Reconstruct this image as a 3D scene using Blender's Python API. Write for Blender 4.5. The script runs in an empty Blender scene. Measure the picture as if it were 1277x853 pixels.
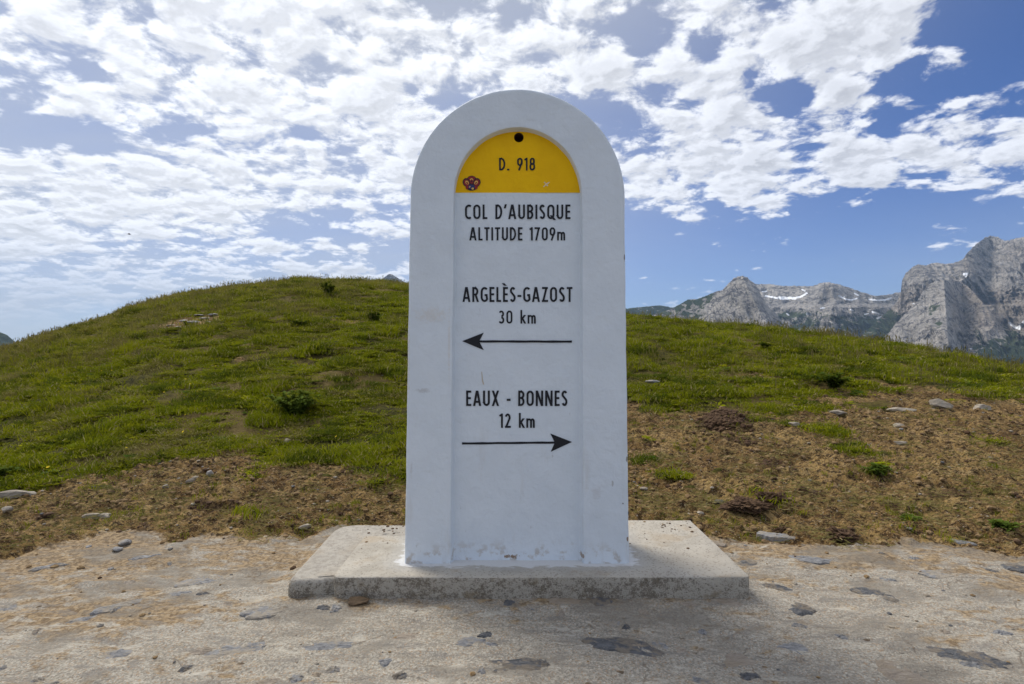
import bpy, bmesh, math, random
import numpy as np
from mathutils import Vector, Euler, Matrix
random.seed(7)
rng = np.random.default_rng(11)
S = bpy.context.scene
COL = S.collection

# ------------------------------------------------------------------ camera
F, CX, CY, EYE = 709.0, 638.5, 426.5, 0.985      # focal length and centre in photo pixels, eye height
cam = bpy.data.cameras.new('camera'); cam_o = bpy.data.objects.new('camera', cam); COL.objects.link(cam_o)
cam.sensor_width = 36; cam.lens = F / 1277 * 36
cam.clip_start = 0.05; cam.clip_end = 40000
cam_o.location = (0, 0, EYE); cam_o.rotation_euler = (math.radians(90), 0, 0)
S.camera = cam_o
S.render.resolution_x = 1024; S.render.resolution_y = 684

# ------------------------------------------------------------------ sun and exposure
SUN_AZ, SUN_EL = -42.0, 50.0                     # degrees left of +Y, above the horizon
sd = Vector((math.sin(math.radians(SUN_AZ)) * math.cos(math.radians(SUN_EL)),
             math.cos(math.radians(SUN_AZ)) * math.cos(math.radians(SUN_EL)), math.sin(math.radians(SUN_EL))))
sun = bpy.data.lights.new('sun', 'SUN'); sun.energy = 1.55; sun.angle = math.radians(24); sun.color = (1.0, .93, .82)
sun_o = bpy.data.objects.new('sun', sun); COL.objects.link(sun_o)
sun_o.rotation_euler = sd.to_track_quat('Z', 'Y').to_euler()
S.view_settings.view_transform = 'Standard'; S.view_settings.look = 'None'
S.view_settings.gamma = 1; S.view_settings.exposure = 1.12
try: S.view_settings.use_curve_mapping = False
except Exception: pass
S.cycles.volume_bounces = 1

# ------------------------------------------------------------------ node helper
class NT:
    def __init__(s, tree): s.t = tree; s.n = tree.nodes; s.l = tree.links; s.n.clear()
    def add(s, typ, _props=None, **inp):
        n = s.n.new(typ)
        for k, v in (_props or {}).items(): setattr(n, k, v)
        for k, v in inp.items():
            key = int(k[1:]) if k[0] == '_' else k.replace('_', ' ')
            s.put(n.inputs[key], v)
        return n
    def put(s, sock, v):
        if hasattr(v, 'outputs'): v = v.outputs[0]
        if isinstance(v, bpy.types.NodeSocket): s.l.new(v, sock)
        else: sock.default_value = v
    def math(s, op, a, b=None, c=None, clamp=False):
        n = s.n.new('ShaderNodeMath'); n.operation = op; n.use_clamp = clamp
        for i, v in enumerate((a, b, c)):
            if v is not None: s.put(n.inputs[i], v)
        return n.outputs[0]
    def vec(s, op, a, b=None, sc=None):
        n = s.n.new('ShaderNodeVectorMath'); n.operation = op
        s.put(n.inputs[0], a)
        if b is not None: s.put(n.inputs[1], b)
        if sc is not None: s.put(n.inputs['Scale'], sc)
        return n.outputs['Value'] if op in ('LENGTH', 'DOT_PRODUCT', 'DISTANCE') else n.outputs[0]
    def noise(s, vec, scale, detail=4, rough=.5, dist=0, out='Fac'):
        n = s.n.new('ShaderNodeTexNoise'); s.put(n.inputs['Vector'], vec)
        n.inputs['Scale'].default_value = scale; n.inputs['Detail'].default_value = detail
        n.inputs['Roughness'].default_value = rough; n.inputs['Distortion'].default_value = dist
        return n.outputs[out]
    def voro(s, vec, scale, feat='F1', out='Distance', rnd=1):
        n = s.n.new('ShaderNodeTexVoronoi'); n.feature = feat; s.put(n.inputs['Vector'], vec)
        n.inputs['Scale'].default_value = scale; n.inputs['Randomness'].default_value = rnd
        return n.outputs[out]
    def ss(s, v, a, b, lo=0., hi=1.):
        n = s.n.new('ShaderNodeMapRange'); n.interpolation_type = 'SMOOTHSTEP'
        s.put(n.inputs['Value'], v); s.put(n.inputs['From Min'], a); s.put(n.inputs['From Max'], b)
        n.inputs['To Min'].default_value = lo; n.inputs['To Max'].default_value = hi
        return n.outputs[0]
    def mix(s, f, a, b, mode='MIX'):
        n = s.n.new('ShaderNodeMix'); n.data_type = 'RGBA'; n.blend_type = mode
        s.put(n.inputs[0], f)
        for i, v in ((6, a), (7, b)):
            if isinstance(v, tuple) and len(v) == 3: v = v + (1,)
            s.put(n.inputs[i], v)
        return n.outputs[2]
    def xyz(s, v):
        n = s.n.new('ShaderNodeSeparateXYZ'); s.put(n.inputs[0], v); return n.outputs
    def cmb(s, x, y, z):
        n = s.n.new('ShaderNodeCombineXYZ')
        for i, v in enumerate((x, y, z)): s.put(n.inputs[i], v)
        return n.outputs[0]
    def map(s, v, scale=(1, 1, 1), rot=(0, 0, 0), loc=(0, 0, 0)):
        n = s.n.new('ShaderNodeMapping'); s.put(n.inputs[0], v)
        n.inputs['Location'].default_value = loc; n.inputs['Rotation'].default_value = rot; n.inputs['Scale'].default_value = scale
        return n.outputs[0]
    def attr(s, name):
        n = s.n.new('ShaderNodeAttribute'); n.attribute_name = name; return n.outputs['Fac']

def material(name, fn, rough=.9, spec=.2):
    """fn(nt, P) -> (colour socket or tuple, bump height or None, strength, distance[, roughness socket])"""
    m = bpy.data.materials.new(name); m.use_nodes = True
    nt = NT(m.node_tree)
    out = nt.n.new('ShaderNodeOutputMaterial'); b = nt.n.new('ShaderNodeBsdfPrincipled')
    nt.l.new(b.outputs[0], out.inputs[0])
    P = nt.n.new('ShaderNodeNewGeometry').outputs['Position']
    r = fn(nt, P)
    c = r[0]
    if isinstance(c, tuple) and len(c) == 3: c = c + (1,)
    nt.put(b.inputs['Base Color'], c)
    b.inputs['Roughness'].default_value = rough; b.inputs['Specular IOR Level'].default_value = spec
    if len(r) > 1 and r[1] is not None:
        bp = nt.n.new('ShaderNodeBump'); bp.inputs['Strength'].default_value = r[2]; bp.inputs['Distance'].default_value = r[3]
        nt.put(bp.inputs['Height'], r[1]); nt.l.new(bp.outputs[0], b.inputs['Normal'])
    if len(r) > 4: nt.put(b.inputs['Roughness'], r[4])
    return m

# ------------------------------------------------------------------ world: daylight sky with a deck of small clouds
W = bpy.data.worlds.new('World'); S.world = W; W.use_nodes = True
def build_world():
    nt = NT(W.node_tree)
    out = nt.n.new('ShaderNodeOutputWorld'); bg = nt.n.new('ShaderNodeBackground'); nt.l.new(bg.outputs[0], out.inputs[0])
    sky = nt.n.new('ShaderNodeTexSky'); sky.sky_type = 'NISHITA'; sky.sun_disc = False
    sky.sun_elevation = math.radians(SUN_EL); sky.sun_rotation = math.radians(SUN_AZ)
    sky.altitude = 1700; sky.air_density = 1.0; sky.dust_density = 1.3; sky.ozone_density = 1.2
    d = nt.n.new('ShaderNodeTexCoord').outputs['Generated']
    d = nt.vec('NORMALIZE', d)
    x, y, z = nt.xyz(d)
    zz = nt.math('MAXIMUM', nt.math('ADD', z, .24), .05)
    u = nt.math('DIVIDE', x, zz); v = nt.math('DIVIDE', y, zz)
    P = nt.cmb(u, v, 0.0)
    # where the deck is thick or open: tangent coordinates towards +Y, faded out elsewhere
    yy = nt.math('MAXIMUM', y, .05)
    T = nt.cmb(nt.math('DIVIDE', x, yy), nt.math('DIVIDE', z, yy), 0.0)
    warp = nt.noise(nt.vec('SCALE', T, sc=1.0), 5.0, 3, .5, out='Color')
    T = nt.vec('ADD', T, nt.vec('SCALE', nt.vec('SUBTRACT', warp, (.5, .5, .5)), sc=.10))
    front = nt.ss(y, .05, .4)
    BL = [ # px, py, rx, ry, weight
        (230, 60, 330, 90, .20), (450, 90, 160, 150, .10), (250, 220, 230, 70, .17), (60, 270, 230, 80, .20), (180, 350, 260, 40, .10), (480, 200, 110, 90, .16),
        (120, 90, 60, 16, -.25), (60, 165, 120, 22, -.35), (200, 165, 110, 18, -.16), (300, 55, 40, 50, -.12), (400, 290, 130, 14, -.28), (330, 252, 60, 12, -.1),
        (330, 300, 120, 12, .14), (460, 335, 60, 9, .25), (150, 340, 250, 40, -.10), (430, 320, 120, 12, -.25),(110,215,60,12,-.12),
        (650, 45, 130, 60, .17), (740, 80, 60, 34, .22), (860, 110, 40, 30, .16), (910, 165, 90, 60, .25), (1050, 130, 45, 90, .30),
        (860, 215, 120, 38, .28), (1060, 205, 40, 30, .22), (1000, 40, 110, 50, .18), (1100, 60, 50, 40, .22), (850, 15, 30, 25, .15),
        (800, 40, 30, 60, -.16), (700, 140, 80, 18, -.14), (980, 110, 35, 30, -.22), (1000, 170, 18, 50, -.16), (880, 60, 30, 30, -.14),
        (1200, 80, 45, 22, .16), (1190, 175, 90, 40, .27), (1130, 195, 50, 22, .15), (1180, 5, 30, 20, .10),
        (1230, 60, 90, 90, -.12), (1000, 330, 340, 70, -.45), (1160, 262, 160, 26, -.3), (1250, 20, 120, 60, -.25), (780, 290, 60, 25, -.15)]
    cov = None
    for (px, py, rx, ry, w) in BL:
        a, b = (px - CX) / F, (CY - py) / F
        q = nt.vec('MULTIPLY', nt.vec('SUBTRACT', T, (a, b, 0)), (F / rx, F / ry, 0))
        g = nt.ss(nt.vec('LENGTH', q), 1.35, 0.25, 0, w)
        cov = g if cov is None else nt.math('ADD', cov, g)
    cov = nt.math('ADD', nt.math('MULTIPLY', cov, front), nt.ss(front, 1.0, 0.0, .04, .12))  # outside the view, extra cloud cover added for more ambient light
    def dens(Pv):
        n1 = nt.noise(Pv, 2.6, 3, .5, 0.2)
        n2 = nt.noise(nt.vec('ADD', Pv, (7.3, 2.1, 4)), 8.0, 10, .62, 0.25)
        wv = nt.vec('ADD', Pv, nt.vec('SCALE', nt.noise(Pv, 9, 6, .6, out='Color'), sc=.09))
        vo = nt.n.new('ShaderNodeTexVoronoi'); nt.put(vo.inputs['Vector'], wv); vo.inputs['Scale'].default_value = 9.0
        vo.inputs['Detail'].default_value = 3; vo.inputs['Roughness'].default_value = .55; vo.normalize = True
        bil = nt.math('SUBTRACT', .40, vo.outputs['Distance'])
        n3 = nt.noise(nt.vec('ADD', Pv, (1.3, 5.1, 2)), 5.2, 3, .5, 0.3)
        return nt.math('ADD', nt.math('ADD', nt.math('ADD', nt.math('MULTIPLY', n1, .18), nt.math('MULTIPLY', n3, .26)), nt.math('MULTIPLY', n2, .56)), nt.math('MULTIPLY', bil, .34))
    D0 = nt.math('ADD', dens(P), nt.math('MULTIPLY', cov, .29))
    sx = sd.x / sd.z; sy = sd.y / sd.z
    dirs = nt.vec('NORMALIZE', nt.vec('SUBTRACT', (sx, sy, 0), P))
    D1 = nt.math('ADD', dens(nt.vec('ADD', P, nt.vec('SCALE', dirs, sc=.035))), nt.math('MULTIPLY', cov, .29))
    mask = nt.ss(D0, .508, .598)
    thick = nt.ss(D0, .58, .74)
    relief = nt.ss(nt.math('SUBTRACT', D0, D1), -.05, .06)      # bright where the side towards the sun is thin
    toward = nt.vec('DOT_PRODUCT', d, tuple(sd))
    glow = nt.math('POWER', nt.math('MAXIMUM', toward, 0.0), 5.0)
    lum = nt.math('ADD', nt.math('MULTIPLY', glow, .22), 1.0)
    shade = nt.math('SUBTRACT', nt.math('ADD', nt.math('MULTIPLY', relief, .32), .82), nt.math('MULTIPLY', thick, .20))
    lumi = nt.math('MULTIPLY', lum, nt.math('MULTIPLY', shade, CLOUD_L))
    ccol = nt.vec('SCALE', nt.cmb(.965, .985, 1.03), sc=lumi)
    # thin high veil, strongest towards the sun
    veil = nt.math('MULTIPLY', nt.ss(toward, .30, .92), .90)
    veil = nt.math('ADD', veil, nt.math('MULTIPLY', nt.ss(z, .34, .0), .30))
    veil = nt.math('MULTIPLY', veil, nt.ss(nt.noise(nt.map(P, (.5, 1.2, 1)), 1.2, 5, .5), .2, .75, .55, 1.0))
    skyc = nt.vec('MULTIPLY', sky.outputs[0], SKY_TINT)
    skyc = nt.mix(veil, skyc, nt.vec('SCALE', nt.cmb(.90, .95, 1.04), sc=CLOUD_L * .62))
    fade = nt.ss(z, .0, .16)
    m = nt.math('MULTIPLY', mask, nt.math('ADD', nt.math('MULTIPLY', fade, .84), .0))
    col = nt.mix(m, skyc, ccol)
    nt.put(bg.inputs['Color'], col); bg.inputs['Strength'].default_value = 0.10
CLOUD_L = 4.75
SKY_TINT = (.19, .28, .465)
build_world()
try:
    W.cycles.sampling_method = 'MANUAL'; W.cycles.sample_map_resolution = 1024
except Exception: pass

# ------------------------------------------------------------------ numpy noise
_perm = rng.permutation(256); _perm = np.concatenate([_perm, _perm, _perm])
_gr = rng.normal(size=(256, 3)); _gr /= np.linalg.norm(_gr, axis=1)[:, None]
def perlin(x, y, z=0.0):
    x, y, z = np.broadcast_arrays(np.asarray(x, float), np.asarray(y, float), np.asarray(z, float))
    xi, yi, zi = np.floor(x).astype(int), np.floor(y).astype(int), np.floor(z).astype(int)
    xf, yf, zf = x - xi, y - yi, z - zi
    fu = lambda t: t * t * t * (t * (t * 6 - 15) + 10)
    U, V, Wt = fu(xf), fu(yf), fu(zf)
    r = 0
    for dx in (0, 1):
        for dy in (0, 1):
            for dz in (0, 1):
                h = _perm[_perm[_perm[(xi + dx) & 255] + ((yi + dy) & 255)] + ((zi + dz) & 255)]
                g = _gr[h]
                dot = g[..., 0] * (xf - dx) + g[..., 1] * (yf - dy) + g[..., 2] * (zf - dz)
                r = r + dot * (U if dx else 1 - U) * (V if dy else 1 - V) * (Wt if dz else 1 - Wt)
    return r * 1.5
def fbm(x, y, z=0.0, o=4, g=.5, l=2.03):
    r = 0; a = 1; f = 1
    for i in range(o):
        r = r + a * perlin(x * f + i * 17.3, y * f - i * 9.1, np.asarray(z) * f + i * 5.7); a *= g; f *= l
    return r
def ridged(x, y, z=0.0, o=5, g=.5):
    r = 0; a = 1; f = 1; w = 1.0
    for i in range(o):
        n = (1 - np.abs(perlin(x * f + i * 11.3, y * f + i * 3.1, np.asarray(z) * f - i * 7.7))) ** 2
        r = r + a * n * w; w = np.clip(n * 1.6, 0, 1); a *= g; f *= 2.07
    return r
def sstep(t, a, b):
    t = np.clip((t - a) / (b - a), 0, 1); return t * t * (3 - 2 * t)

# ------------------------------------------------------------------ object helpers
def tag(o, label=None, cat=None, group=None, kind=None):
    if label: o['label'] = label
    if cat: o['category'] = cat
    if group: o['group'] = group
    if kind: o['kind'] = kind
    return o
def link(o, parent=None):
    COL.objects.link(o)
    if parent: o.parent = parent
    return o
def empty(name, loc=(0, 0, 0), rz=0):
    o = bpy.data.objects.new(name, None); o.empty_display_size = .05; link(o); o.location = loc; o.rotation_euler = (0, 0, rz); return o
def mesh(name, verts, faces, mat=None, parent=None, smooth=False, loc=None):
    me = bpy.data.meshes.new(name); me.from_pydata([tuple(v) for v in verts], [], [tuple(f) for f in faces]); me.update()
    if smooth: me.polygons.foreach_set('use_smooth', [True] * len(me.polygons))
    if mat: me.materials.append(mat)
    o = bpy.data.objects.new(name, me); link(o, parent)
    if loc is not None: o.location = loc
    return o
def fast_mesh(name, co, quads, mat=None, parent=None, smooth=True):
    me = bpy.data.meshes.new(name)
    co = np.ascontiguousarray(co, dtype=np.float32); quads = np.ascontiguousarray(quads, dtype=np.int32)
    k = quads.shape[1]
    me.vertices.add(len(co)); me.vertices.foreach_set('co', co.ravel())
    me.loops.add(quads.size); me.loops.foreach_set('vertex_index', quads.ravel())
    me.polygons.add(len(quads)); me.polygons.foreach_set('loop_start', np.arange(0, quads.size, k, dtype=np.int32))
    me.polygons.foreach_set('loop_total', np.full(len(quads), k, dtype=np.int32))
    me.polygons.foreach_set('use_smooth', np.full(len(quads), smooth))
    me.update(calc_edges=True); me.validate()
    if mat: me.materials.append(mat)
    return link(bpy.data.objects.new(name, me), parent)
def add_attr(o, name, vals):
    a = o.data.attributes.new(name, 'FLOAT', 'POINT'); a.data.foreach_set('value', np.asarray(vals, dtype=np.float32))
def grid_quads(nr, nc, wrap=False):
    i = np.arange(nr - 1)[:, None]; j = np.arange(nc if wrap else nc - 1)[None, :]
    j2 = (j + 1) % nc
    return np.stack([i * nc + j, i * nc + j2, (i + 1) * nc + j2, (i + 1) * nc + j], -1).reshape(-1, 4)

# ------------------------------------------------------------------ the lie of the land
AZ = lambda px: np.degrees(np.arctan((np.asarray(px, float) - CX) / F))
crest_px = [(-60, 446), (0, 428), (16, 422), (60, 407), (132, 390), (168, 374), (224, 361), (300, 349), (380, 342), (460, 344), (508, 349), (600, 362),
            (700, 377), (783, 389), (877, 399), (951, 405), (1021, 412), (1091, 421), (1188, 437), (1277, 452), (1340, 462)]
_caz = AZ([p[0] for p in crest_px]); _cpy = np.array([p[1] for p in crest_px], float)
_rc_az = [-180, -75, -45, -20, -8, 4, 20, 45, 80, 180]; _rc = [26, 24, 21, 20, 18.5, 15, 13, 12.5, 16, 26]
_r0_az = [-180, -90, -45, -15, 10, 45, 90, 180]; _r0 = [12, 7, 3.1, 2.75, 2.75, 2.9, 6, 12]
_tan = (CY - _cpy) / F * np.cos(np.radians(_caz))         # elevation slope seen from the eye
_hc_az = np.concatenate([[-180, -100, -62], _caz, [62, 100, 180]])
def rc_of(az): return np.interp(az, _rc_az, _rc)
def r0_of(az): return np.interp(az, _r0_az, _r0)
def profile(r, az, hc):
    rc, r0 = rc_of(az), r0_of(az)
    s = np.clip((r - r0) / (rc - r0), 0, 1)
    p = np.sin(np.pi / 2 * s) ** 1.35
    e = np.maximum(r - rc, 0)
    drop = np.where(e < 9, .025 * e * e, .025 * 81 + .45 * (e - 9))
    z = hc * p - drop
    return np.where(z < -430, -430 - 25 * (1 - np.exp((z + 430) / 200)), z)
_hc = EYE + rc_of(_caz) * _tan
for _ in range(6):
    for k in range(len(_caz)):
        rr = np.linspace(2, 40, 400)
        zz = profile(rr, np.full_like(rr, _caz[k]), _hc[k])
        m = ((zz - EYE) / rr).max()
        _hc[k] += (_tan[k] - m) * rc_of(_caz[k])
_hc_all = np.concatenate([[0.0, .05, .3], _hc, [.3, .05, 0.0]])
def base_h(x, y):
    r = np.hypot(x, y); az = np.degrees(np.arctan2(x, y))
    return profile(r, az, np.interp(az, _hc_az, _hc_all))
def ray_ground(px, py):
    """where the sight line through a point of the photograph meets the smooth ground"""
    dx, dz = (px - CX) / F, (CY - py) / F
    t = np.exp(np.linspace(np.log(1.2), np.log(30), 3000))
    h = base_h(t * dx, t) - (EYE + t * dz)
    i = np.argmax(h >= 0) if (h >= 0).any() else len(t) - 1
    return t[i] * dx, t[i]
def border(pts):
    w = [ray_ground(*p) for p in pts]
    a = np.array([math.degrees(math.atan2(q[0], q[1])) for q in w]); r = np.array([math.hypot(*q) for q in w])
    return a, r
GR = border([(-40, 622), (0, 613), (80, 597), (160, 583), (208, 573), (280, 571), (340, 578), (420, 577), (504, 592), (600, 560), (700, 520), (784, 505), (850, 510),
             (935, 516), (998, 512), (1020, 493), (1110, 484), (1180, 487), (1277, 492), (1330, 495)])
AP = border([(-40, 700), (0, 690), (62, 673), (137, 655), (206, 659), (292, 661), (378, 664), (430, 652), (640, 648), (855, 650), (871, 655), (953, 662), (1045, 668),
             (1168, 669), (1277, 682), (1330, 690)])
def patch(px, py, w, h):
    """an ellipse on the ground that has this centre and size in the photograph"""
    x, y = ray_ground(px, py); x1, y1 = ray_ground(px, py - h / 2); x2, y2 = ray_ground(px, py + h / 2)
    return x, y, w / F * y / 2, max(abs(y1 - y2) / 2, .02)
def blob(x, y, P):
    cx, cy, rx, ry = P
    # turned so that the ellipse follows the sight line
    ax = cx / cy
    yy = (y - cy); xx = (x - cx) - ax * yy
    return np.exp(-((xx / rx) ** 2 + (yy / ry) ** 2))
BARE = [patch(*p) for p in [(935, 464, 60, 10), (905, 485, 40, 6), (1110, 476, 45, 5), (1165, 461, 34, 3), (236, 394, 80, 14), (440, 469, 22, 8),
        (283, 563, 30, 10), (345, 592, 50, 16), (430, 585, 50, 8), (190, 515, 26, 8), (1130, 452, 30, 3), (800, 420, 20, 3),(820,475,20,3),(300,440,14,4),(260,448,16,4),(430,395,50,5),(330,353,24,4)]]
GREEN = [patch(*p) for p in [(1030, 532, 46, 16), (1055, 552, 40, 14), (1092, 583, 36, 9), (1085, 560, 50, 8), (800, 568, 34, 12), (832, 590, 40, 10), (880, 562, 30, 9),
         (895, 582, 14, 6), (860, 606, 26, 6), (320, 637, 18, 5), (1135, 642, 24, 7), (1250, 652, 22, 8), (1232, 608, 12, 6), (895, 537, 18, 5), (1090, 498, 60, 9),
         (465, 585, 60, 12), (400, 590, 40, 6), (1168, 632, 20, 5), (315, 585, 24, 8),(470,600,20,5),(805,545,10,4),(1240,545,14,4),(985,640,10,4),(960,622,10,4)]]
DARK = [patch(*p) for p in [(905, 522, 70, 22), (925, 545, 60, 12), (955, 622, 80, 20), (1000, 612, 60, 12), (1050, 660, 40, 10), (1110, 630, 60, 12), (960, 575, 40, 12), (975, 655, 30, 10),
        (1180, 610, 60, 8), (870, 655, 30, 6), (60, 640, 60, 10), (290, 622, 60, 10),(250,630,80,10)]]
MOUND = [patch(*p) for p in [(905, 522, 52, 20), (955, 622, 46, 14), (990, 605, 50, 14), (1050, 661, 34, 9), (1105, 628, 40, 12), (1155, 535, 60, 14), (30, 655, 70, 16), (150, 625, 90, 14),
         (270, 610, 60, 12), (370, 500, 70, 22), (200, 520, 70, 20), (110, 470, 80, 20), (300, 400, 90, 16), (430, 430, 60, 14), (1240, 520, 70, 14)]]
SLAB = (-.875, .915, 2.165, 2.86)                  # plinth rectangle
def fields(x, y):
    """grass, apron, dark soil amounts and finished height"""
    r = np.hypot(x, y); az = np.degrees(np.arctan2(x, y))
    n = fbm(x * 1.1, y * 1.1, 3.0, 4); n2 = fbm(x * 5, y * 5, 9.0, 3)
    gb, ab = np.interp(az, *GR), np.interp(az, *AP)
    g = (r - gb) / (gb * .07) + n * .9 + n2 * .75
    g = g + 1.1 * fbm(x * 2.4, y * 3.0, 14.0, 3, .6) * sstep(r, 0, 5)
    grass = sstep(g, -.6, .9)
    for P in BARE: grass = grass * (1 - np.clip(1.25 * blob(x, y, P) * (1 + .9 * n2), 0, 1))
    for P in GREEN: grass = np.maximum(grass, sstep(blob(x, y, P) * (1 + 1.1 * n2 + .4 * n), .25, .7))
    a = (ab - r) / (ab * .035) + n * 1.0 + n2 * .6
    apron = sstep(a, -.4, 1.0)
    dark = np.zeros_like(x)
    for P in DARK: dark = np.maximum(dark, sstep(blob(x, y, P) * (1 + 1.2 * n2), .2, .8))
    z = base_h(x, y)
    near = np.exp(-np.maximum(r - 25, 0) / 30)
    dirt = (1 - grass) * (1 - apron)
    far = np.clip(r / 400, 0, 1)
    z = z + grass * near * (.050 * fbm(x * .8, y * .9, 1.0, 3) + .034 * fbm(x * 2.6, y * 3.2, 2.0, 4, .6)) * sstep(r, 3, 7)
    z = z + grass * near * .05 * np.clip(ridged(x * .35 + .1 * y, y * .8, 4.0, 3) - .9, 0, 1)
    z = z + dirt * (.018 * ridged(x * 2.0, y * 3.4, 2.0, 4) + .034 * fbm(x * 6, y * 9, 5.0, 5, .65) - .018)
    z = z + dirt * .022 * np.clip(fbm(x * 14, y * 16, 8.0, 2), 0, 1)
    z = z + apron * (.0075 * fbm(x * 4 + 2 * y, y * 7, 6.0, 5, .6) + .006 * ridged(x * 2.4, y * 6 + x * 2, 1.0, 4) - .006)
    for P in MOUND: z = z + blob(x, y, P) * .035 * (P[1] / 5) * (1 + .6 * n2)
    z = z + far * 26 * fbm(x * .004, y * .004, 0.0, 5)
    # level bed under and right around the plinth
    dx = np.maximum(np.maximum(SLAB[0] - x, x - SLAB[1]), 0); dy = np.maximum(np.maximum(SLAB[2] - y, y - SLAB[3]), 0)
    k = 1 - sstep(np.hypot(dx, dy), .0, .14)
    z = z * (1 - k) + (.002 + .006 * n2) * k
    return grass, apron, dark, z
def ground_z(x, y): return float(fields(np.array([float(x)]), np.array([float(y)]))[3][0])
def at(px, py):
    x, y = ray_ground(px, py); return x, y, ground_z(x, y)

# ------------------------------------------------------------------ materials
def f_ground(nt, P):
    gr, ap, dk, st = nt.attr('grass'), nt.attr('apron'), nt.attr('dark'), nt.attr('stain')
    n1 = nt.noise(P, 3.0, 6, .6); n2 = nt.noise(P, 22, 6, .65); n3 = nt.noise(P, 110, 4, .6); nb = nt.noise(P, .5, 4, .5)
    Ps = nt.map(P, (1, 1.7, 1), (0, 0, .35))
    streak = nt.noise(Ps, 9, 5, .6, .4)
    # bare soil
    soil = nt.mix(nt.ss(n1, .35, .68), (.165, .096, .034), (.35, .235, .092))
    soil = nt.mix(nt.ss(streak, .5, .78, 0, .8), soil, (.42, .31, .155))
    soil = nt.mix(nt.ss(n2, .50, .40, 0, .85), soil, (.060, .034, .016))
    soil = nt.mix(nt.ss(nt.noise(nt.map(P, (1, 1.6, 1)), 48, 4, .6), .56, .64, 0, .8), soil, (.065, .036, .018))
    soil = nt.mix(nt.ss(n3, .58, .74, 0, .55), soil, (.50, .39, .25))
    soil = nt.mix(nt.ss(nt.voro(P, 26, out='Distance'), .17, .09, 0, .55), soil, (.38, .34, .28))
    soil = nt.mix(nt.ss(nt.voro(nt.vec('ADD', P, (3, 1, 0)), 17), .18, .12, 0, .75), soil, (.055, .032, .02))
    Pd = nt.map(P, (1, 2.2, 1), (0, 0, -.12))
    soil = nt.mix(nt.ss(nt.noise(Pd, 24, 7, .72, .5), .505, .575, 0, .92), soil, (.036, .022, .012))
    soil = nt.mix(nt.ss(nt.noise(nt.vec('ADD', Pd, (4, 7, 0)), 70, 5, .7, .8), .56, .66, 0, .8), soil, (.52, .40, .22))
    soil = nt.mix(nt.math('MULTIPLY', dk, .72), soil, (.062, .036, .022))
    # trampled rock and concrete apron
    vd = nt.voro(P, 230); vc = nt.voro(P, 230, out='Color')
    vx = nt.xyz(vc)[0]
    agg = nt.mix(nt.ss(n3, .3, .7), (.235, .215, .18), (.425, .39, .325))
    agg = nt.mix(nt.ss(vx, .80, .88, 0, .42), agg, (.13, .11, .09))
    agg = nt.mix(nt.ss(vx, .12, .05, 0, .35), agg, (.66, .62, .54))
    agg = nt.mix(nt.ss(nt.xyz(vc)[1], .86, .92, 0, .55), agg, (.33, .20, .10))
    agg = nt.mix(nt.ss(n1, .55, .75, 0, .45), agg, (.24, .235, .225))
    stain = nt.ss(nt.math('ADD', nt.math('ADD', st, .06), nt.math('ADD', nt.math('MULTIPLY', nt.math('SUBTRACT', streak, .5), 2.4), nt.math('MULTIPLY', nt.math('SUBTRACT', n2, .5), 1.5))), .36, .86)
    agg = nt.mix(nt.math('MULTIPLY', stain, .80), agg, nt.mix(nt.ss(nt.noise(P, 55, 5, .6), .38, .62), (.15, .095, .045), (.36, .255, .135)))
    lam = nt.noise(nt.map(P, (1, 3.2, 1), (0, 0, .42)), 7, 7, .7, .6)
    agg = nt.mix(nt.ss(lam, .55, .60, 0, .55), agg, (.20, .185, .165))
    agg = nt.mix(nt.ss(lam, .435, .38, 0, .5), agg, (.53, .495, .42))
    pit = nt.ss(nt.voro(nt.vec('ADD', nt.map(P, (1, 1.3, 1)), nt.vec('SCALE', nt.noise(P, 30, 3, .6, out='Color'), sc=.03)), 9), .115, .07, 0, .85)
    agg = nt.mix(nt.math('MULTIPLY', pit, nt.ss(n1, .46, .54)), agg, nt.mix(nt.ss(n2, .4, .6), (.07, .045, .025), (.22, .15, .08)))
    agg = nt.mix(nt.ss(nt.noise(nt.map(P, (1, 1.6, 1)), 1.7, 7, .65), .50, .60, 0, .62), agg, (.20, .18, .15))
    crack = nt.ss(nt.voro(nt.vec('ADD', Ps, nt.vec('SCALE', nt.noise(P, 5, 4, .6, out='Color'), sc=.22)), 2.6, 'DISTANCE_TO_EDGE'), .016, .0, 0, .55)
    agg = nt.mix(nt.math('MULTIPLY', crack, nt.ss(n1, .45, .6)), agg, (.09, .065, .045))
    # turf under the blades
    turf = nt.mix(nt.ss(n2, .35, .65), (.018, .018, .005), (.09, .085, .014))
    turf = nt.mix(nt.ss(nb, .42, .66, 0, .7), turf, (.19, .135, .055))
    c = nt.mix(nt.ss(nt.math('ADD', ap, nt.math('MULTIPLY', nt.math('SUBTRACT', n2, .5), 1.0)), .42, .60), soil, agg)
    c = nt.mix(nt.ss(nt.math('ADD', gr, nt.math('MULTIPLY', nt.math('SUBTRACT', n2, .5), .9)), .35, .65), c, turf)
    h = nt.math('ADD', nt.math('MULTIPLY', n2, .9), nt.math('MULTIPLY', n3, .35))
    h2 = nt.math('ADD', nt.math('MULTIPLY', n3, .22), nt.math('ADD', nt.math('MULTIPLY', streak, .35), nt.math('MULTIPLY', vd, .07)))
    hh = nt.n.new('ShaderNodeMix'); nt.put(hh.inputs[0], nt.math('SUBTRACT', 1.0, nt.math('MULTIPLY', ap, .92))); nt.put(hh.inputs[2], h2); nt.put(hh.inputs[3], nt.math('MULTIPLY', h, 1.6))
    return c, hh.outputs[0], 1.0, .02
M_ground = material('ground_soil_rock_turf', f_ground, .95, .1)

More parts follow.
